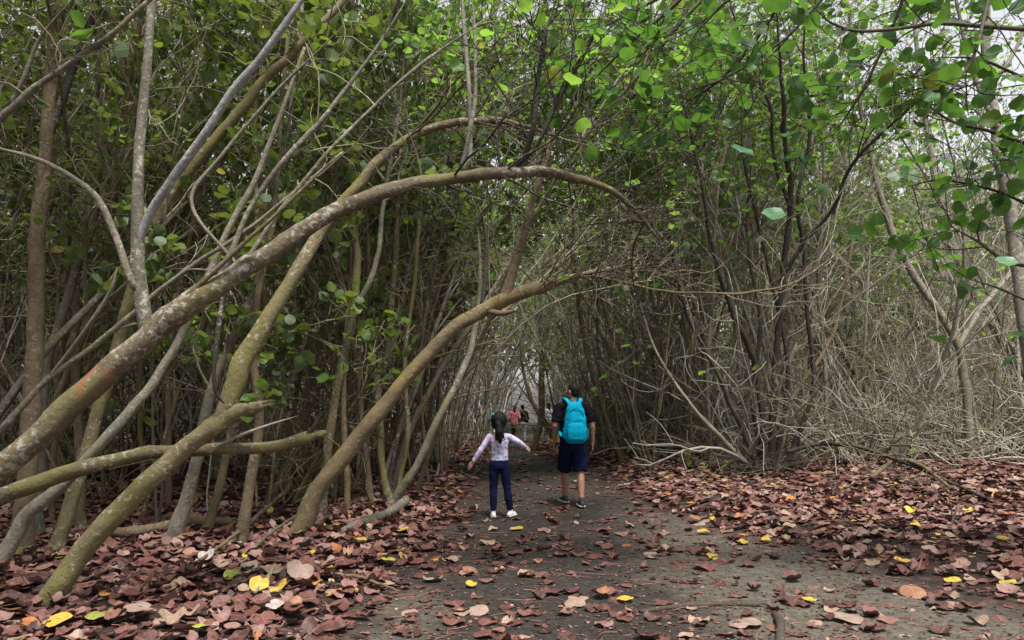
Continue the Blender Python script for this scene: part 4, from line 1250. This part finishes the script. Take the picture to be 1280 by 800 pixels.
# seedlings with green leaves along the bank
def seedling(px, py, n, label, s=.1):
    g = ray_ground(px, py)
    root = tag(empty('seedling', g), label, 'seedling')
    P = np.zeros((n, 6, 3))
    d = nrm(rng.normal(0, .35, (n, 3)) * [1, 1, 0] + [0, 0, 1])
    for k in range(1, 6):
        d = nrm(d + rng.normal(0, .15, (n, 3)))
        P[:, k] = P[:, k - 1] + d * rng.uniform(.25, .5, (n, 1)) / 5
    b = MB()
    tubes(b, P, np.linspace(.005, .002, 6)[None].repeat(n, 0), 5)
    b.build('stem', M['twigbrown'], root)
    b = MB()
    leaves_on(b, P, 3, (s * .8, s * 1.3), NEAR_T, .6, f=(.4, 1))
    b.build('foliage', M['leafmid'], root)


for a in [(858, 588, 3, 'small green leaved seedling at the leafy edge beside the dark bush', .12), (885, 600, 2, 'low seedling with two pale leaves below the dark bush', .1), (1030, 572, 3, 'green leaved seedling behind the long bare branch', .13),
          (925, 560, 3, 'green seedling among the stems of the dark bush', .12), (520, 560, 2, 'tiny seedling with green leaves beside the clump of stems', .1), (1080, 560, 2, 'seedling with yellowish leaves under the mossy bowed trunk', .12)]:
    seedling(*a)

# ------------------------------------------------------------------ people
def capsule(mb, p0, r0, p1, r1, n=12, rings=5):
    p0, p1 = np.array(p0, float), np.array(p1, float)
    ax = p1 - p0
    L = np.linalg.norm(ax)
    u = ax / L if L > 1e-6 else np.array([0, 0, 1.0])
    ph = np.linspace(-np.pi / 2, 0, rings + 1)[:-1]
    ts = np.concatenate([r0 * np.sin(ph), [0, L], L + r1 * np.sin(-ph[::-1])])
    rs = np.concatenate([r0 * np.cos(ph), [r0, r1], r1 * np.cos(ph[::-1])])
    rs = np.maximum(rs, 1e-4)
    a = nrm(np.cross(u, [1.0, 0, 0] if abs(u[0]) < .8 else [0, 1.0, 0]))
    b = np.cross(u, a)
    t = np.linspace(0, 2 * np.pi, n, endpoint=False)
    V = p0 + ts[:, None, None] * u + rs[:, None, None] * (np.cos(t)[None, :, None] * a + np.sin(t)[None, :, None] * b)
    _grid(mb, V)


def _grid(mb, V):
    K, n = V.shape[:2]
    k = (np.arange(K - 1) * n)[:, None]
    s = np.arange(n)[None]
    s2 = (np.arange(n) + 1) % n
    q = np.stack([k + s, k + s2[None], k + n + s2[None], k + n + s], -1).reshape(-1, 4)
    mb.add(V.reshape(-1, 3), [q, (np.arange(n)[::-1])[None], ((K - 1) * n + np.arange(n))[None]])


def ell(mb, c, r, rz=0.0, rx=0.0, n=16):
    ph = np.linspace(-np.pi / 2 + .02, np.pi / 2 - .02, 12)
    t = np.linspace(0, 2 * np.pi, n, endpoint=False)
    V = np.stack([np.cos(ph)[:, None] * np.cos(t)[None] * r[0], np.cos(ph)[:, None] * np.sin(t)[None] * r[1], np.sin(ph)[:, None] * np.ones(n)[None] * r[2]], -1)
    Rm = np.array((Matrix.Rotation(rz, 3, 'Z') @ Matrix.Rotation(rx, 3, 'X')))
    _grid(mb, V @ Rm.T + np.array(c))


def loft(mb, secs, n=24, ex=2.0):
    """secs: (cx, cy, z, rx, ry) superellipse sections up a body."""
    t = np.linspace(0, 2 * np.pi, n, endpoint=False)
    c, s = np.cos(t), np.sin(t)
    cx = np.sign(c) * np.abs(c) ** (2 / ex)
    sx = np.sign(s) * np.abs(s) ** (2 / ex)
    V = np.stack([np.stack([a + rx * cx, b + ry * sx, np.full(n, z)], -1) for a, b, z, rx, ry in secs])
    _grid(mb, V)


def tube_between(mb, p0, r0, p1, r1, n=20):
    P = np.linspace(p0, p1, 6)
    tubes(mb, P, np.linspace(r0, r1, 6), n)


def fuse(mb, name, mat, parent, voxel=.01, smooth=4, folds=0.0):
    o = mb.build(name, mat, None)
    md = o.modifiers.new('r', 'REMESH')
    md.mode = 'VOXEL'
    md.voxel_size = voxel
    if folds:
        tx = bpy.data.textures.new('cloth_folds', 'CLOUDS')
        tx.noise_scale = .075
        tx.noise_depth = 1
        dm = o.modifiers.new('d', 'DISPLACE')
        dm.texture = tx
        dm.strength = folds
        dm.mid_level = .22
    sm = o.modifiers.new('s', 'SMOOTH')
    sm.iterations = smooth
    sm.factor = .5
    dg = bpy.context.evaluated_depsgraph_get()
    me = bpy.data.meshes.new_from_object(o.evaluated_get(dg))
    old = o.data
    o.modifiers.clear()
    o.data = me
    bpy.data.meshes.remove(old)
    me.name = name
    if not me.materials:
        me.materials.append(mat)
    me.polygons.foreach_set('use_smooth', np.ones(len(me.polygons), bool))
    o.parent = parent
    return o


def hand(mb, wrist, d, inward, s=1.0, curl=.35):
    """Palm, four fingers and a thumb from the wrist along d; inward is the palm's facing."""
    d = nrm(np.array(d, float))
    nv = np.array(inward, float)
    nv = nrm(nv - d * (nv @ d))
    side = np.cross(d, nv)
    w = np.array(wrist, float)
    for k in range(4):
        o = (k - 1.5) * .019 * s
        capsule(mb, w + side * o * .7 + d * .01 * s, .014 * s, w + side * o + d * .085 * s, .0115 * s, 8, 3)
        Lf = [.062, .074, .07, .055][k] * s
        a0 = w + side * o + d * .088 * s
        d1 = nrm(d + nv * curl)
        a1 = a0 + d1 * Lf * .55
        a2 = a1 + nrm(d + nv * (curl * 2.4)) * Lf * .5
        capsule(mb, a0, .0095 * s, a1, .0085 * s, 8, 3)
        capsule(mb, a1, .0085 * s, a2, .0072 * s, 8, 3)
    return side


def thumb(mb, wrist, d, inward, side, s=1.0):
    w = np.array(wrist, float)
    d = nrm(np.array(d, float))
    nv = nrm(np.array(inward, float))
    side = np.array(side, float)
    b = w + d * .02 * s + side * .02 * s
    m = b + nrm(d + side * .8 + nv * .4) * .042 * s
    capsule(mb, b, .013 * s, m, .0105 * s, 8, 3)
    capsule(mb, m, .0105 * s, m + nrm(d + side * .25 + nv * .3) * .032 * s, .0085 * s, 8, 3)


def head_parts(mb, c, s, turn, neck, chin=True):
    """Skull, jaw, nose, brow, lips, ears round the head centre c (s = 1 for an adult), turned by `turn` about z."""
    Rm = np.array(Matrix.Rotation(turn, 3, 'Z'))
    P = lambda *v: Rm @ (np.array(v) * s) + np.array(c)
    ell(mb, P(0, -.008, .018), (.077 * s, .096 * s, .098 * s), turn)
    ell(mb, P(0, .022, -.045), (.058 * s, .07 * s, .072 * s), turn)
    capsule(mb, P(0, .088, .012), .010 * s, P(0, .108, -.022), .016 * s)
    capsule(mb, P(-.03, .082, .026), .014 * s, P(.03, .082, .026), .014 * s)
    capsule(mb, P(-.018, .088, -.058), .009 * s, P(.018, .088, -.058), .009 * s)
    ell(mb, P(0, .078, -.095), (.024 * s, .02 * s, .02 * s), turn)
    for sx in (-1, 1):
        ell(mb, P(sx * .079, -.005, -.005), (.012 * s, .022 * s, .034 * s), turn)
    capsule(mb, P(0, -.015, -.06), .054 * s, neck, .058 * s)
    return P, Rm


SKIN = {}


def skin(c):
    k = tuple(c)
    if k not in SKIN:
        m, nt, out = newmat('skin')
        n = N_(nt)
        nz = n('TexNoise', {'Vector': n('TexCoord').outputs['Object'], 'Scale': 22.0, 'Detail': 4.0}).outputs[0]
        col = n.mix(n.maprange(nz, .3, .7), tuple(x * .85 for x in c), tuple(x * 1.12 for x in c))
        p = n('BsdfPrincipled', {'Base Color': col, 'Roughness': .55, 'Subsurface Weight': .08, 'Subsurface Scale': .02, 'Specular IOR Level': .4})
        nt.links.new(p.outputs[0], out.inputs[0])
        SKIN[k] = m
    return SKIN[k]


def cloth(name, c, wr=14.0, strength=.5):
    m, nt, out = newmat(name)
    n = N_(nt)
    co = n('TexCoord').outputs['Object']
    f = n('TexNoise', {'Vector': co, 'Scale': wr, 'Detail': 3.0, 'Distortion': 1.2}).outputs[0]
    g = n('TexNoise', {'Vector': co, 'Scale': 220.0, 'Detail': 2.0}).outputs[0]
    col = n.mix(g, tuple(x * .8 for x in c), tuple(x * 1.2 for x in c))
    bp = n('Bump', {'Strength': strength, 'Distance': .02, 'Height': f}).outputs[0]
    p = n('BsdfPrincipled', {'Base Color': col, 'Roughness': .85, 'Normal': bp, 'Specular IOR Level': .08})
    nt.links.new(p.outputs[0], out.inputs[0])
    return m


HAIR = plain('hair_black', (.007, .006, .006), .65, .3, 90, .15, bump=.5)
SOLE = plain('rubber_sole', (.62, .62, .6), .6)
SHOE = plain('shoe_dark', (.03, .035, .035), .7)
EYEW = plain('eye_white', (.75, .73, .7), .3, .02)


def shoe(parent, ankle, toe, mat, s=1.0, heel=0.0):
    """A trainer under the ankle, pointing along toe; heel lifts its back."""
    a = np.array(ankle, float)
    f = nrm(np.array([toe[0], toe[1], 0.0]))
    rt = np.array([f[1], -f[0], 0])
    z0 = a[2] - .085 * s
    tip = a + f * .17 * s
    tip[2] = z0 + .03 * s - heel * 0
    back = a - f * .055 * s
    back[2] = z0 + .04 * s + heel
    b = MB()
    capsule(b, back, .037 * s, a + f * .05 * s - [0, 0, .045 * s - heel * .5], .041 * s)
    capsule(b, a + f * .05 * s - [0, 0, .048 * s - heel * .5], .04 * s, tip - f * .02 * s, .034 * s)
    capsule(b, a - [0, 0, .035 * s], .042 * s, a + [0, 0, .012 * s], .041 * s)
    o = fuse(b, 'shoe', mat, parent, .008 * s, 3)
    b = MB()
    for side in (-.016, .016):
        q0 = back + rt * side * s
        q1 = tip + rt * side * s * 1.2
        q0[2] = z0 + .014 * s + heel
        q1[2] = z0 + .014 * s
        capsule(b, q0, .028 * s, q1 - f * .015 * s, .032 * s)
    so_ = b.build('sole_tmp', SOLE)
    me = so_.data
    v = np.zeros(len(me.vertices) * 3, np.float32)
    me.vertices.foreach_get('co', v)
    v = v.reshape(-1, 3)
    rel = (v - back) @ f / max((tip - back) @ f, .01)
    zc = z0 + .014 * s + heel * np.clip(1 - rel, 0, 1)
    v[:, 2] = zc + (v[:, 2] - zc) * .42
    me.vertices.foreach_set('co', v.ravel())
    me.update()
    so_.name = 'sole'
    so_.parent = o
    return o


def adult(label, loc, rz, h, J, c_skin, shirt, lower, lower_kind, hair='short', turn=0.0, shoe_mat=None, w=1.0, fine=.0085, sleeve=.62, cap=None, heel=(0, 0), shirt_name='t_shirt'):
    """A grown person facing +y. J holds ankles, knees, elbows, wrists for (left, right); heights for 1.72 m, scaled to h."""
    root = tag(empty('person', loc, rz), label, 'person')
    k = h / 1.72
    g = lambda p: np.array(p, float) * k
    sk = skin(c_skin)
    b = MB()
    loft(b, [tuple(np.array(s_) * k) for s_ in [(0, 0, .86, .13 * w, .09), (0, 0, .95, .155 * w, .105), (0, 0, 1.05, .145 * w, .1), (0, .01, 1.2, .155 * w, .11), (0, .01, 1.34, .165 * w, .11), (0, 0, 1.42, .12 * w, .08), (0, 0, 1.46, .06, .06)]])
    P, Rm = head_parts(b, g((0, .02, 1.615)), k, turn, g((0, -.005, 1.43)))
    for i, sx in ((0, -1), (1, 1)):
        hip, kn, an = g((sx * .085, 0, .9)), g(J['knee'][i]), g(J['ankle'][i])
        capsule(b, hip, .082 * k * w, kn, .054 * k)
        mid = kn * .62 + an * .38 - np.array([0, .012 * k, 0])
        capsule(b, kn, .052 * k, mid, .056 * k)
        capsule(b, mid, .055 * k, an, .036 * k)
        toe = np.array([J['toe'][i][0], J['toe'][i][1], 0.0])
        capsule(b, an - [0, 0, .04 * k], .03 * k, an + nrm(toe) * .12 * k - [0, 0, .055 * k], .024 * k)
        sh, el, wr = g((sx * .19 * w, 0, 1.39)), g(J['elbow'][i]), g(J['wrist'][i])
        capsule(b, sh, .054 * k, el, .041 * k)
        capsule(b, el, .041 * k, wr, .027 * k)
        d = nrm(wr - el)
        inw = np.array([-sx, .25, 0])
        sd = hand(b, wr, d, inw, k)
        fw = np.array([0, 1.0, 0])
        thumb(b, wr, d, inw, sd if sd @ fw > 0 else -sd, k)
    fuse(b, 'body', sk, root, fine * .75, 3)
    # clothes
    b = MB()
    loft(b, [tuple(np.array(s_) * k) for s_ in [(0, 0, .84, .172 * w, .122), (0, 0, .95, .172 * w, .122), (0, 0, 1.08, .166 * w, .118), (0, .01, 1.22, .176 * w, .126), (0, .01, 1.33, .188 * w, .125), (0, 0, 1.405, .155 * w, .098), (0, 0, 1.45, .085 * w, .075)]])
    for i, sx in ((0, -1), (1, 1)):
        sh, el = g((sx * .185 * w, 0, 1.385)), g(J['elbow'][i])
        wr = g(J['wrist'][i])
        capsule(b, g((sx * .1, 0, 1.41)), .062 * k, sh, .066 * k)
        if sleeve <= 1:
            tube_between(b, sh, .068 * k, sh + (el - sh) * sleeve * 1.25, .064 * k)
        else:
            capsule(b, sh, .066 * k, el, .052 * k)
            tube_between(b, el, .05 * k, el + (wr - el) * .95, .04 * k)
    fuse(b, shirt_name, shirt, root, fine, 2, .03)
    b = MB()
    loft(b, [tuple(np.array(s_) * k) for s_ in [(0, 0, .80, .15 * w, .118), (0, 0, .88, .172 * w, .126), (0, 0, .99, .168 * w, .12)]])
    for i, sx in ((0, -1), (1, 1)):
        hip, kn, an = g((sx * .085, 0, .86)), g(J['knee'][i]), g(J['ankle'][i])
        if lower_kind == 'shorts':
            tube_between(b, hip, .1 * k * w, hip + (kn - hip) * 1.02, .095 * k * w)
        else:
            capsule(b, hip, .094 * k * w, kn, .066 * k)
            tube_between(b, kn, .066 * k, kn + (an - kn) * .97, .052 * k)
    fuse(b, lower_kind, lower, root, fine, 2, .034)
    # hair
    b = MB()
    if hair == 'short':
        ell(b, P(0, -.022, .032), (.083 * k, .096 * k, .096 * k), turn)
        ell(b, P(0, -.05, -.01), (.072 * k, .06 * k, .075 * k), turn)
    else:
        ell(b, P(0, -.024, .03), (.088 * k, .1 * k, .1 * k), turn)
        capsule(b, P(0, -.075, -.02), .062 * k, P(0, -.1, -.24), .03 * k)
    fuse(b, 'hair', HAIR, root, .008, 2)
    if cap is not None:
        b = MB()
        ell(b, P(0, -.015, .05), (.092 * k, .108 * k, .088 * k), turn)
        ell(b, P(0, .1, .045), (.07 * k, .075 * k, .012 * k), turn)
        fuse(b, 'cap', cap, root, .009, 2)
    for sx in (-1, 1):
        b = MB()
        ell(b, P(sx * .031, .081, .006), (.013 * k, .010 * k, .009 * k), turn, n=10)
        b.build('eye', EYEW, root)
    for i in (0, 1):
        shoe(root, g(J['ankle'][i]), J['toe'][i], shoe_mat or SHOE, k, heel[i])
    return root


# the man
mx, my = .86, 10.25
mz = float(gz(mx, my))
Jm = dict(ankle=[(-.085, .30, .09), (.075, -.27, .11)], knee=[(-.10, .20, .50), (.09, -.06, .50)], toe=[(-.28, 1), (-.05, 1)],
          elbow=[(-.265, -.05, 1.13), (.275, -.03, 1.12)], wrist=[(-.275, .05, .88), (.285, .03, .87)])
man = adult('man with a blue backpack walking away in dark t-shirt, navy shorts and dark trainers', (mx, my, mz), R(3), 1.68, Jm, (.26, .135, .085),
            cloth('cloth_black', (.006, .0055, .010)), cloth('cloth_navy', (.006, .008, .030)), 'shorts', 'short', R(48), SHOE, 1.06, heel=(0, .0))
b = MB()
el, wr = np.array(Jm['elbow'][0]), np.array(Jm['wrist'][0])
tubes(b, np.linspace(wr + (el - wr) * .02, wr + (el - wr) * .12, 4), np.array([.032, .034, .034, .032]), 16)
b.build('wristband', plain('band_yellow', (.5, .45, .05), .6), man)

# his backpack
PACK = cloth('pack_cyan', (.002, .27, .43), 16.0, .6)
PACKD = cloth('pack_cyan_dark', (.0, .20, .33), 16.0, .4)
bp_ = tag(empty('backpack', (mx, my, mz), R(3)), "bright cyan blue backpack worn on the man's back", 'backpack')
b = MB()
loft(b, [(0, -.205, .875, .085, .05), (0, -.215, .885, .12, .075), (0, -.225, .93, .148, .10), (0, -.225, 1.05, .155, .108), (0, -.222, 1.2, .142, .103), (0, -.21, 1.32, .118, .088), (0, -.195, 1.40, .09, .068), (0, -.185, 1.435, .05, .04)], 28, 2.7)
fuse(b, 'pack_body', PACK, bp_, .009, 2, .022)
b = MB()
loft(b, [(0, -.318, .91, .085, .02), (0, -.325, .93, .12, .034), (0, -.332, 1.03, .128, .04), (0, -.326, 1.12, .118, .034), (0, -.318, 1.155, .08, .02)], 24, 2.6)
fuse(b, 'front_pocket', PACK, bp_, .008, 2)
b = MB()
t_ = np.linspace(0, np.pi, 24)
tubes(b, np.stack([np.cos(t_) * .118, -.300 + .012 * np.cos(t_ * 2), 1.16 + .19 * np.sin(t_)], -1), np.full(24, .0055), 6)
b.build('zip', PACKD, bp_)
b = MB()
tubes(b, catmull([(-.035, -.18, 1.415), (-.03, -.19, 1.455), (0, -.195, 1.47), (.03, -.19, 1.455), (.035, -.18, 1.415)], 16), np.full(16, .008), 6)
b.build('haul_loop', PACKD, bp_)
for sx in (-1, 1):
    P_ = catmull([(sx * .05, -.155, 1.39), (sx * .085, -.12, 1.445), (sx * .105, -.05, 1.478), (sx * .115, .03, 1.475), (sx * .125, .105, 1.41), (sx * .135, .142, 1.28), (sx * .15, .12, 1.14), (sx * .185, .03, 1.04), (sx * .17, -.13, .96)], 40)
    b = MB()
    # flat webbing: two offset thin tubes fused
    for off in np.linspace(-.02, .02, 5):
        tubes(b, P_ + [off, 0, 0], np.full(40, .009), 8)
    fuse(b, 'shoulder_strap', PACK, bp_, .006, 2)
    b = MB()
    loft(b, [(sx * .15, -.22, .93, .018, .05), (sx * .161, -.22, .95, .018, .062), (sx * .159, -.22, 1.07, .016, .062), (sx * .152, -.22, 1.08, .012, .055)], 16)
    fuse(b, 'side_pocket', PACKD, bp_, .008, 2)

# the girl
gx_, gy_ = -.16, 9.25
gz_ = float(gz(gx_, gy_))
girl = tag(empty('person', (gx_, gy_, gz_), R(0)), 'small girl with black ponytail, lilac patterned top and navy leggings, her arms held out', 'person')
GS = skin((.36, .2, .135))
k = 1.0
b = MB()
loft(b, [(0, 0, .62, .10, .075), (0, 0, .70, .115, .085), (0, 0, .78, .1, .075), (0, 0, .90, .112, .08), (0, 0, .98, .115, .075), (0, 0, 1.03, .085, .06), (0, 0, 1.06, .04, .04)])
Pg, _ = head_parts(b, (0, .01, 1.19), .92, R(-14), (0, -.005, 1.03))
LEG = [((-.06, 0, .66), (-.075, .02, .37), (-.075, -.01, .075)), ((.06, 0, .66), (.095, .02, .37), (.14, .03, .075))]
ARM = [((-.125, 0, 1.0), (-.235, -.02, .84), (-.335, .02, .685)), ((.125, 0, 1.0), (.235, .02, .945), (.325, .10, .875))]
for (h_, kn, an), (sh, el, wr), sx in zip(LEG, ARM, (-1, 1)):
    capsule(b, h_, .066, kn, .043)
    capsule(b, kn, .042, np.array(kn) * .6 + np.array(an) * .4 - [0, .01, 0], .043)
    capsule(b, np.array(kn) * .6 + np.array(an) * .4 - [0, .01, 0], .042, an, .028)
    capsule(b, an, .026, np.array(an) + [0, .08, -.04], .02)
    capsule(b, sh, .033, el, .025)
    capsule(b, el, .025, wr, .018)
    d = nrm(np.array(wr) - np.array(el))
    sd = hand(b, wr, d, (0, .9, -.5), .74, .12)
    thumb(b, wr, d, (0, .9, -.5), sd if sd[2] > 0 else -sd, .74)
fuse(b, 'body', GS, girl, .006, 3)


def top_mat():
    m, nt, out = newmat('lilac_print')
    n = N_(nt)
    co = n('TexCoord').outputs['Object']
    nz_ = lambda sc, w_: n('TexNoise', {'Vector': n('VectorMath', {0: co, 1: (w_, w_ * 1.7, w_ * .3)}).outputs[0], 'Scale': sc, 'Detail': 3.0, 'Distortion': 1.5}).outputs[0]
    col = n.mix(n.maprange(nz_(16.0, 3.1), .46, .56), (.45, .41, .55), (.30, .28, .39))
    col = n.mix(n.maprange(nz_(24.0, 7.7), .55, .6), col, (.10, .10, .17))
    col = n.mix(n.maprange(nz_(19.0, 1.3), .58, .63), col, (.58, .26, .42))
    col = n.mix(n.maprange(nz_(20.0, 5.9), .6, .65), col, (.26, .46, .55))
    sl_ = n('MapRange', {0: n.math('ABSOLUTE', n('SeparateXYZ', {0: co}).outputs[0]), 1: .15, 2: .17}).outputs[0]
    col = n.mix(sl_, col, (.50, .44, .64))
    f = n('TexNoise', {'Vector': co, 'Scale': 18.0, 'Detail': 3.0, 'Distortion': 1.2}).outputs[0]
    bp = n('Bump', {'Strength': .4, 'Distance': .015, 'Height': f}).outputs[0]
    p = n('BsdfPrincipled', {'Base Color': col, 'Roughness': .8, 'Normal': bp, 'Specular IOR Level': .2})
    nt.links.new(p.outputs[0], out.inputs[0])
    return m


b = MB()
loft(b, [(0, 0, .69, .115, .088), (0, 0, .76, .106, .082), (0, 0, .86, .107, .081), (0, 0, .95, .12, .083), (0, 0, 1.01, .105, .07), (0, 0, 1.045, .06, .055)])
for (sh, el, wr), sx in zip(ARM, (-1, 1)):
    capsule(b, (sx * .07, 0, 1.005), .042, sh, .041)
    capsule(b, sh, .04, el, .031)
    tube_between(b, el, .031, np.array(el) + (np.array(wr) - np.array(el)) * .93, .024)
fuse(b, 'long_sleeved_top', top_mat(), girl, .007, 2, .012)
b = MB()
loft(b, [(0, 0, .61, .10, .085), (0, 0, .66, .116, .092), (0, 0, .72, .112, .086)])
for (h_, kn, an) in LEG:
    capsule(b, h_, .07, kn, .047)
    mid = np.array(kn) * .6 + np.array(an) * .4 - [0, .01, 0]
    capsule(b, kn, .046, mid, .047)
    tube_between(b, mid, .047, np.array(an) + [0, 0, .02], .034)
fuse(b, 'leggings', cloth('cloth_legging', (.007, .009, .034), 16, .3), girl, .007, 2, .014)
b = MB()
ell(b, Pg(0, -.028, .032), (.104, .108, .104), R(-14))
ell(b, Pg(0, -.055, -.03), (.09, .062, .075))
capsule(b, Pg(0, -.09, .0), .05, Pg(.02, -.135, -.03), .036)
capsule(b, Pg(.02, -.135, -.03), .034, Pg(.035, -.145, -.13), .05)
capsule(b, Pg(.035, -.145, -.13), .05, Pg(.04, -.13, -.22), .034)
capsule(b, Pg(.04, -.13, -.22), .034, Pg(.045, -.12, -.275), .012)
for q_ in range(14):
    a_ = rng.uniform(-.08, .09)
    capsule(b, Pg(a_ * .5 + .03, -.15, -.08), .014, Pg(a_ * .8 + .04, -.14, -.19 - rng.uniform(0, .09)), .005, 6, 2)
fuse(b, 'hair', HAIR, girl, .007, 2, .008)
b = MB()
for q in ((-.082, -.06, .085), (-.102, -.045, .05), (-.06, -.08, .105)):
    ell(b, Pg(*q), (.022, .016, .02))
fuse(b, 'hair_bow', plain('teal_bow', (.05, .30, .34), .6), girl, .006, 1)
for sx in (-1, 1):
    b = MB()
    ell(b, Pg(sx * .031, .081, .006), (.012, .009, .009), 0, n=10)
    b.build('eye', EYEW, girl)
WSHOE = plain('shoe_white', (.72, .69, .68), .6, .12, 30)
shoe(girl, LEG[0][2], (-.1, 1), WSHOE, .78)
shoe(girl, LEG[1][2], (.45, 1), WSHOE, .78)

# people far along the path
Jf = lambda a: dict(ankle=[(-.09, .12 * a, .09), (.09, -.12 * a, .09)], knee=[(-.09, .1, .5), (.09, 0, .5)], toe=[(-.1, 1), (.1, 1)],
                    elbow=[(-.25, -.04, 1.12), (.25, -.04, 1.12)], wrist=[(-.2, .14, .95), (.22, .12, .92)])
for lb, fx, fy, rz, h, sk_c, up, lo, kind, hr, cp, sl_ in [
    ('small dark dressed figure with cap and pale trousers far along the path', .42, 29.0, R(8), 1.5, (.22, .12, .08), cloth('far_black', (.012, .011, .014)), cloth('far_pale', (.5, .48, .46)), 'trousers', 'short', plain('cap_dark', (.02, .02, .025)), 1.5),
    ('small figure in a pink top with light blue sleeves beside the dark dressed one', .10, 28.2, R(-10), 1.46, (.3, .17, .12), cloth('far_pink', (.62, .2, .25)), cloth('far_brown', (.10, .06, .05)), 'trousers', 'long', None, .7),
    ('small figure in whitish clothes half hidden behind the orange brown tree', 1.36, 27.0, R(20), 1.5, (.3, .17, .12), cloth('far_white', (.5, .5, .54)), cloth('far_grey', (.2, .19, .2)), 'trousers', 'long', None, .7),
]:
    pr = adult(lb, (fx, fy, float(gz(fx, fy))), rz, h, Jf(1), sk_c, up, lo, kind, hr, R(10), None, 1.0, .012, sl_, cp)

# ------------------------------------------------------------------ light, sky, camera
SUN_EL, SUN_AZ = R(68), R(158)      # azimuth measured from +Y towards +X
w = bpy.data.worlds.new('World')
scn.world = w
w.use_nodes = True
nt = w.node_tree
nt.nodes.clear()
sky = nt.nodes.new('ShaderNodeTexSky')
sky.sky_type = 'NISHITA'
sky.sun_disc = False
sky.sun_elevation = SUN_EL
sky.sun_rotation = SUN_AZ
sky.air_density = 1.0
sky.dust_density = 2.5
sky.ozone_density = 1.0
bg = nt.nodes.new('ShaderNodeBackground')
bg.inputs[1].default_value = .13
ow = nt.nodes.new('ShaderNodeOutputWorld')
hs = nt.nodes.new('ShaderNodeHueSaturation')      # an overcast sky: the blue greyed by cloud
hs.inputs['Saturation'].default_value = .14
nt.links.new(sky.outputs[0], hs.inputs['Color'])
nt.links.new(hs.outputs[0], bg.inputs[0])
nt.links.new(bg.outputs[0], ow.inputs[0])
sl = bpy.data.lights.new('sun', 'SUN')
sl.energy = 3.7
sl.angle = R(10)
sl.color = (1, .965, .89)
so = bpy.data.objects.new('sun', sl)
COL.objects.link(so)
dirv = Vector((math.cos(SUN_EL) * math.sin(SUN_AZ), math.cos(SUN_EL) * math.cos(SUN_AZ), math.sin(SUN_EL)))
so.rotation_euler = dirv.to_track_quat('Z', 'Y').to_euler()
so.location = (0, 0, 30)

cam = bpy.data.cameras.new('camera')
cam.sensor_width = 36
cam.lens = F / 1280 * 36
cam.clip_end = 1000
cam.clip_start = .05
co = bpy.data.objects.new('camera', cam)
COL.objects.link(co)
co.location = (0, 0, CAMH)
co.rotation_euler = (math.pi / 2 + TH, 0, 0)
scn.camera = co
vs = scn.view_settings
vs.view_transform = 'Standard'
vs.look = 'None'
vs.gamma = 1
vs.exposure = 1.02
scn.cycles.max_bounces = 8
scn.cycles.diffuse_bounces = 4
scn.cycles.transmission_bounces = 4
scn.cycles.use_denoising = True
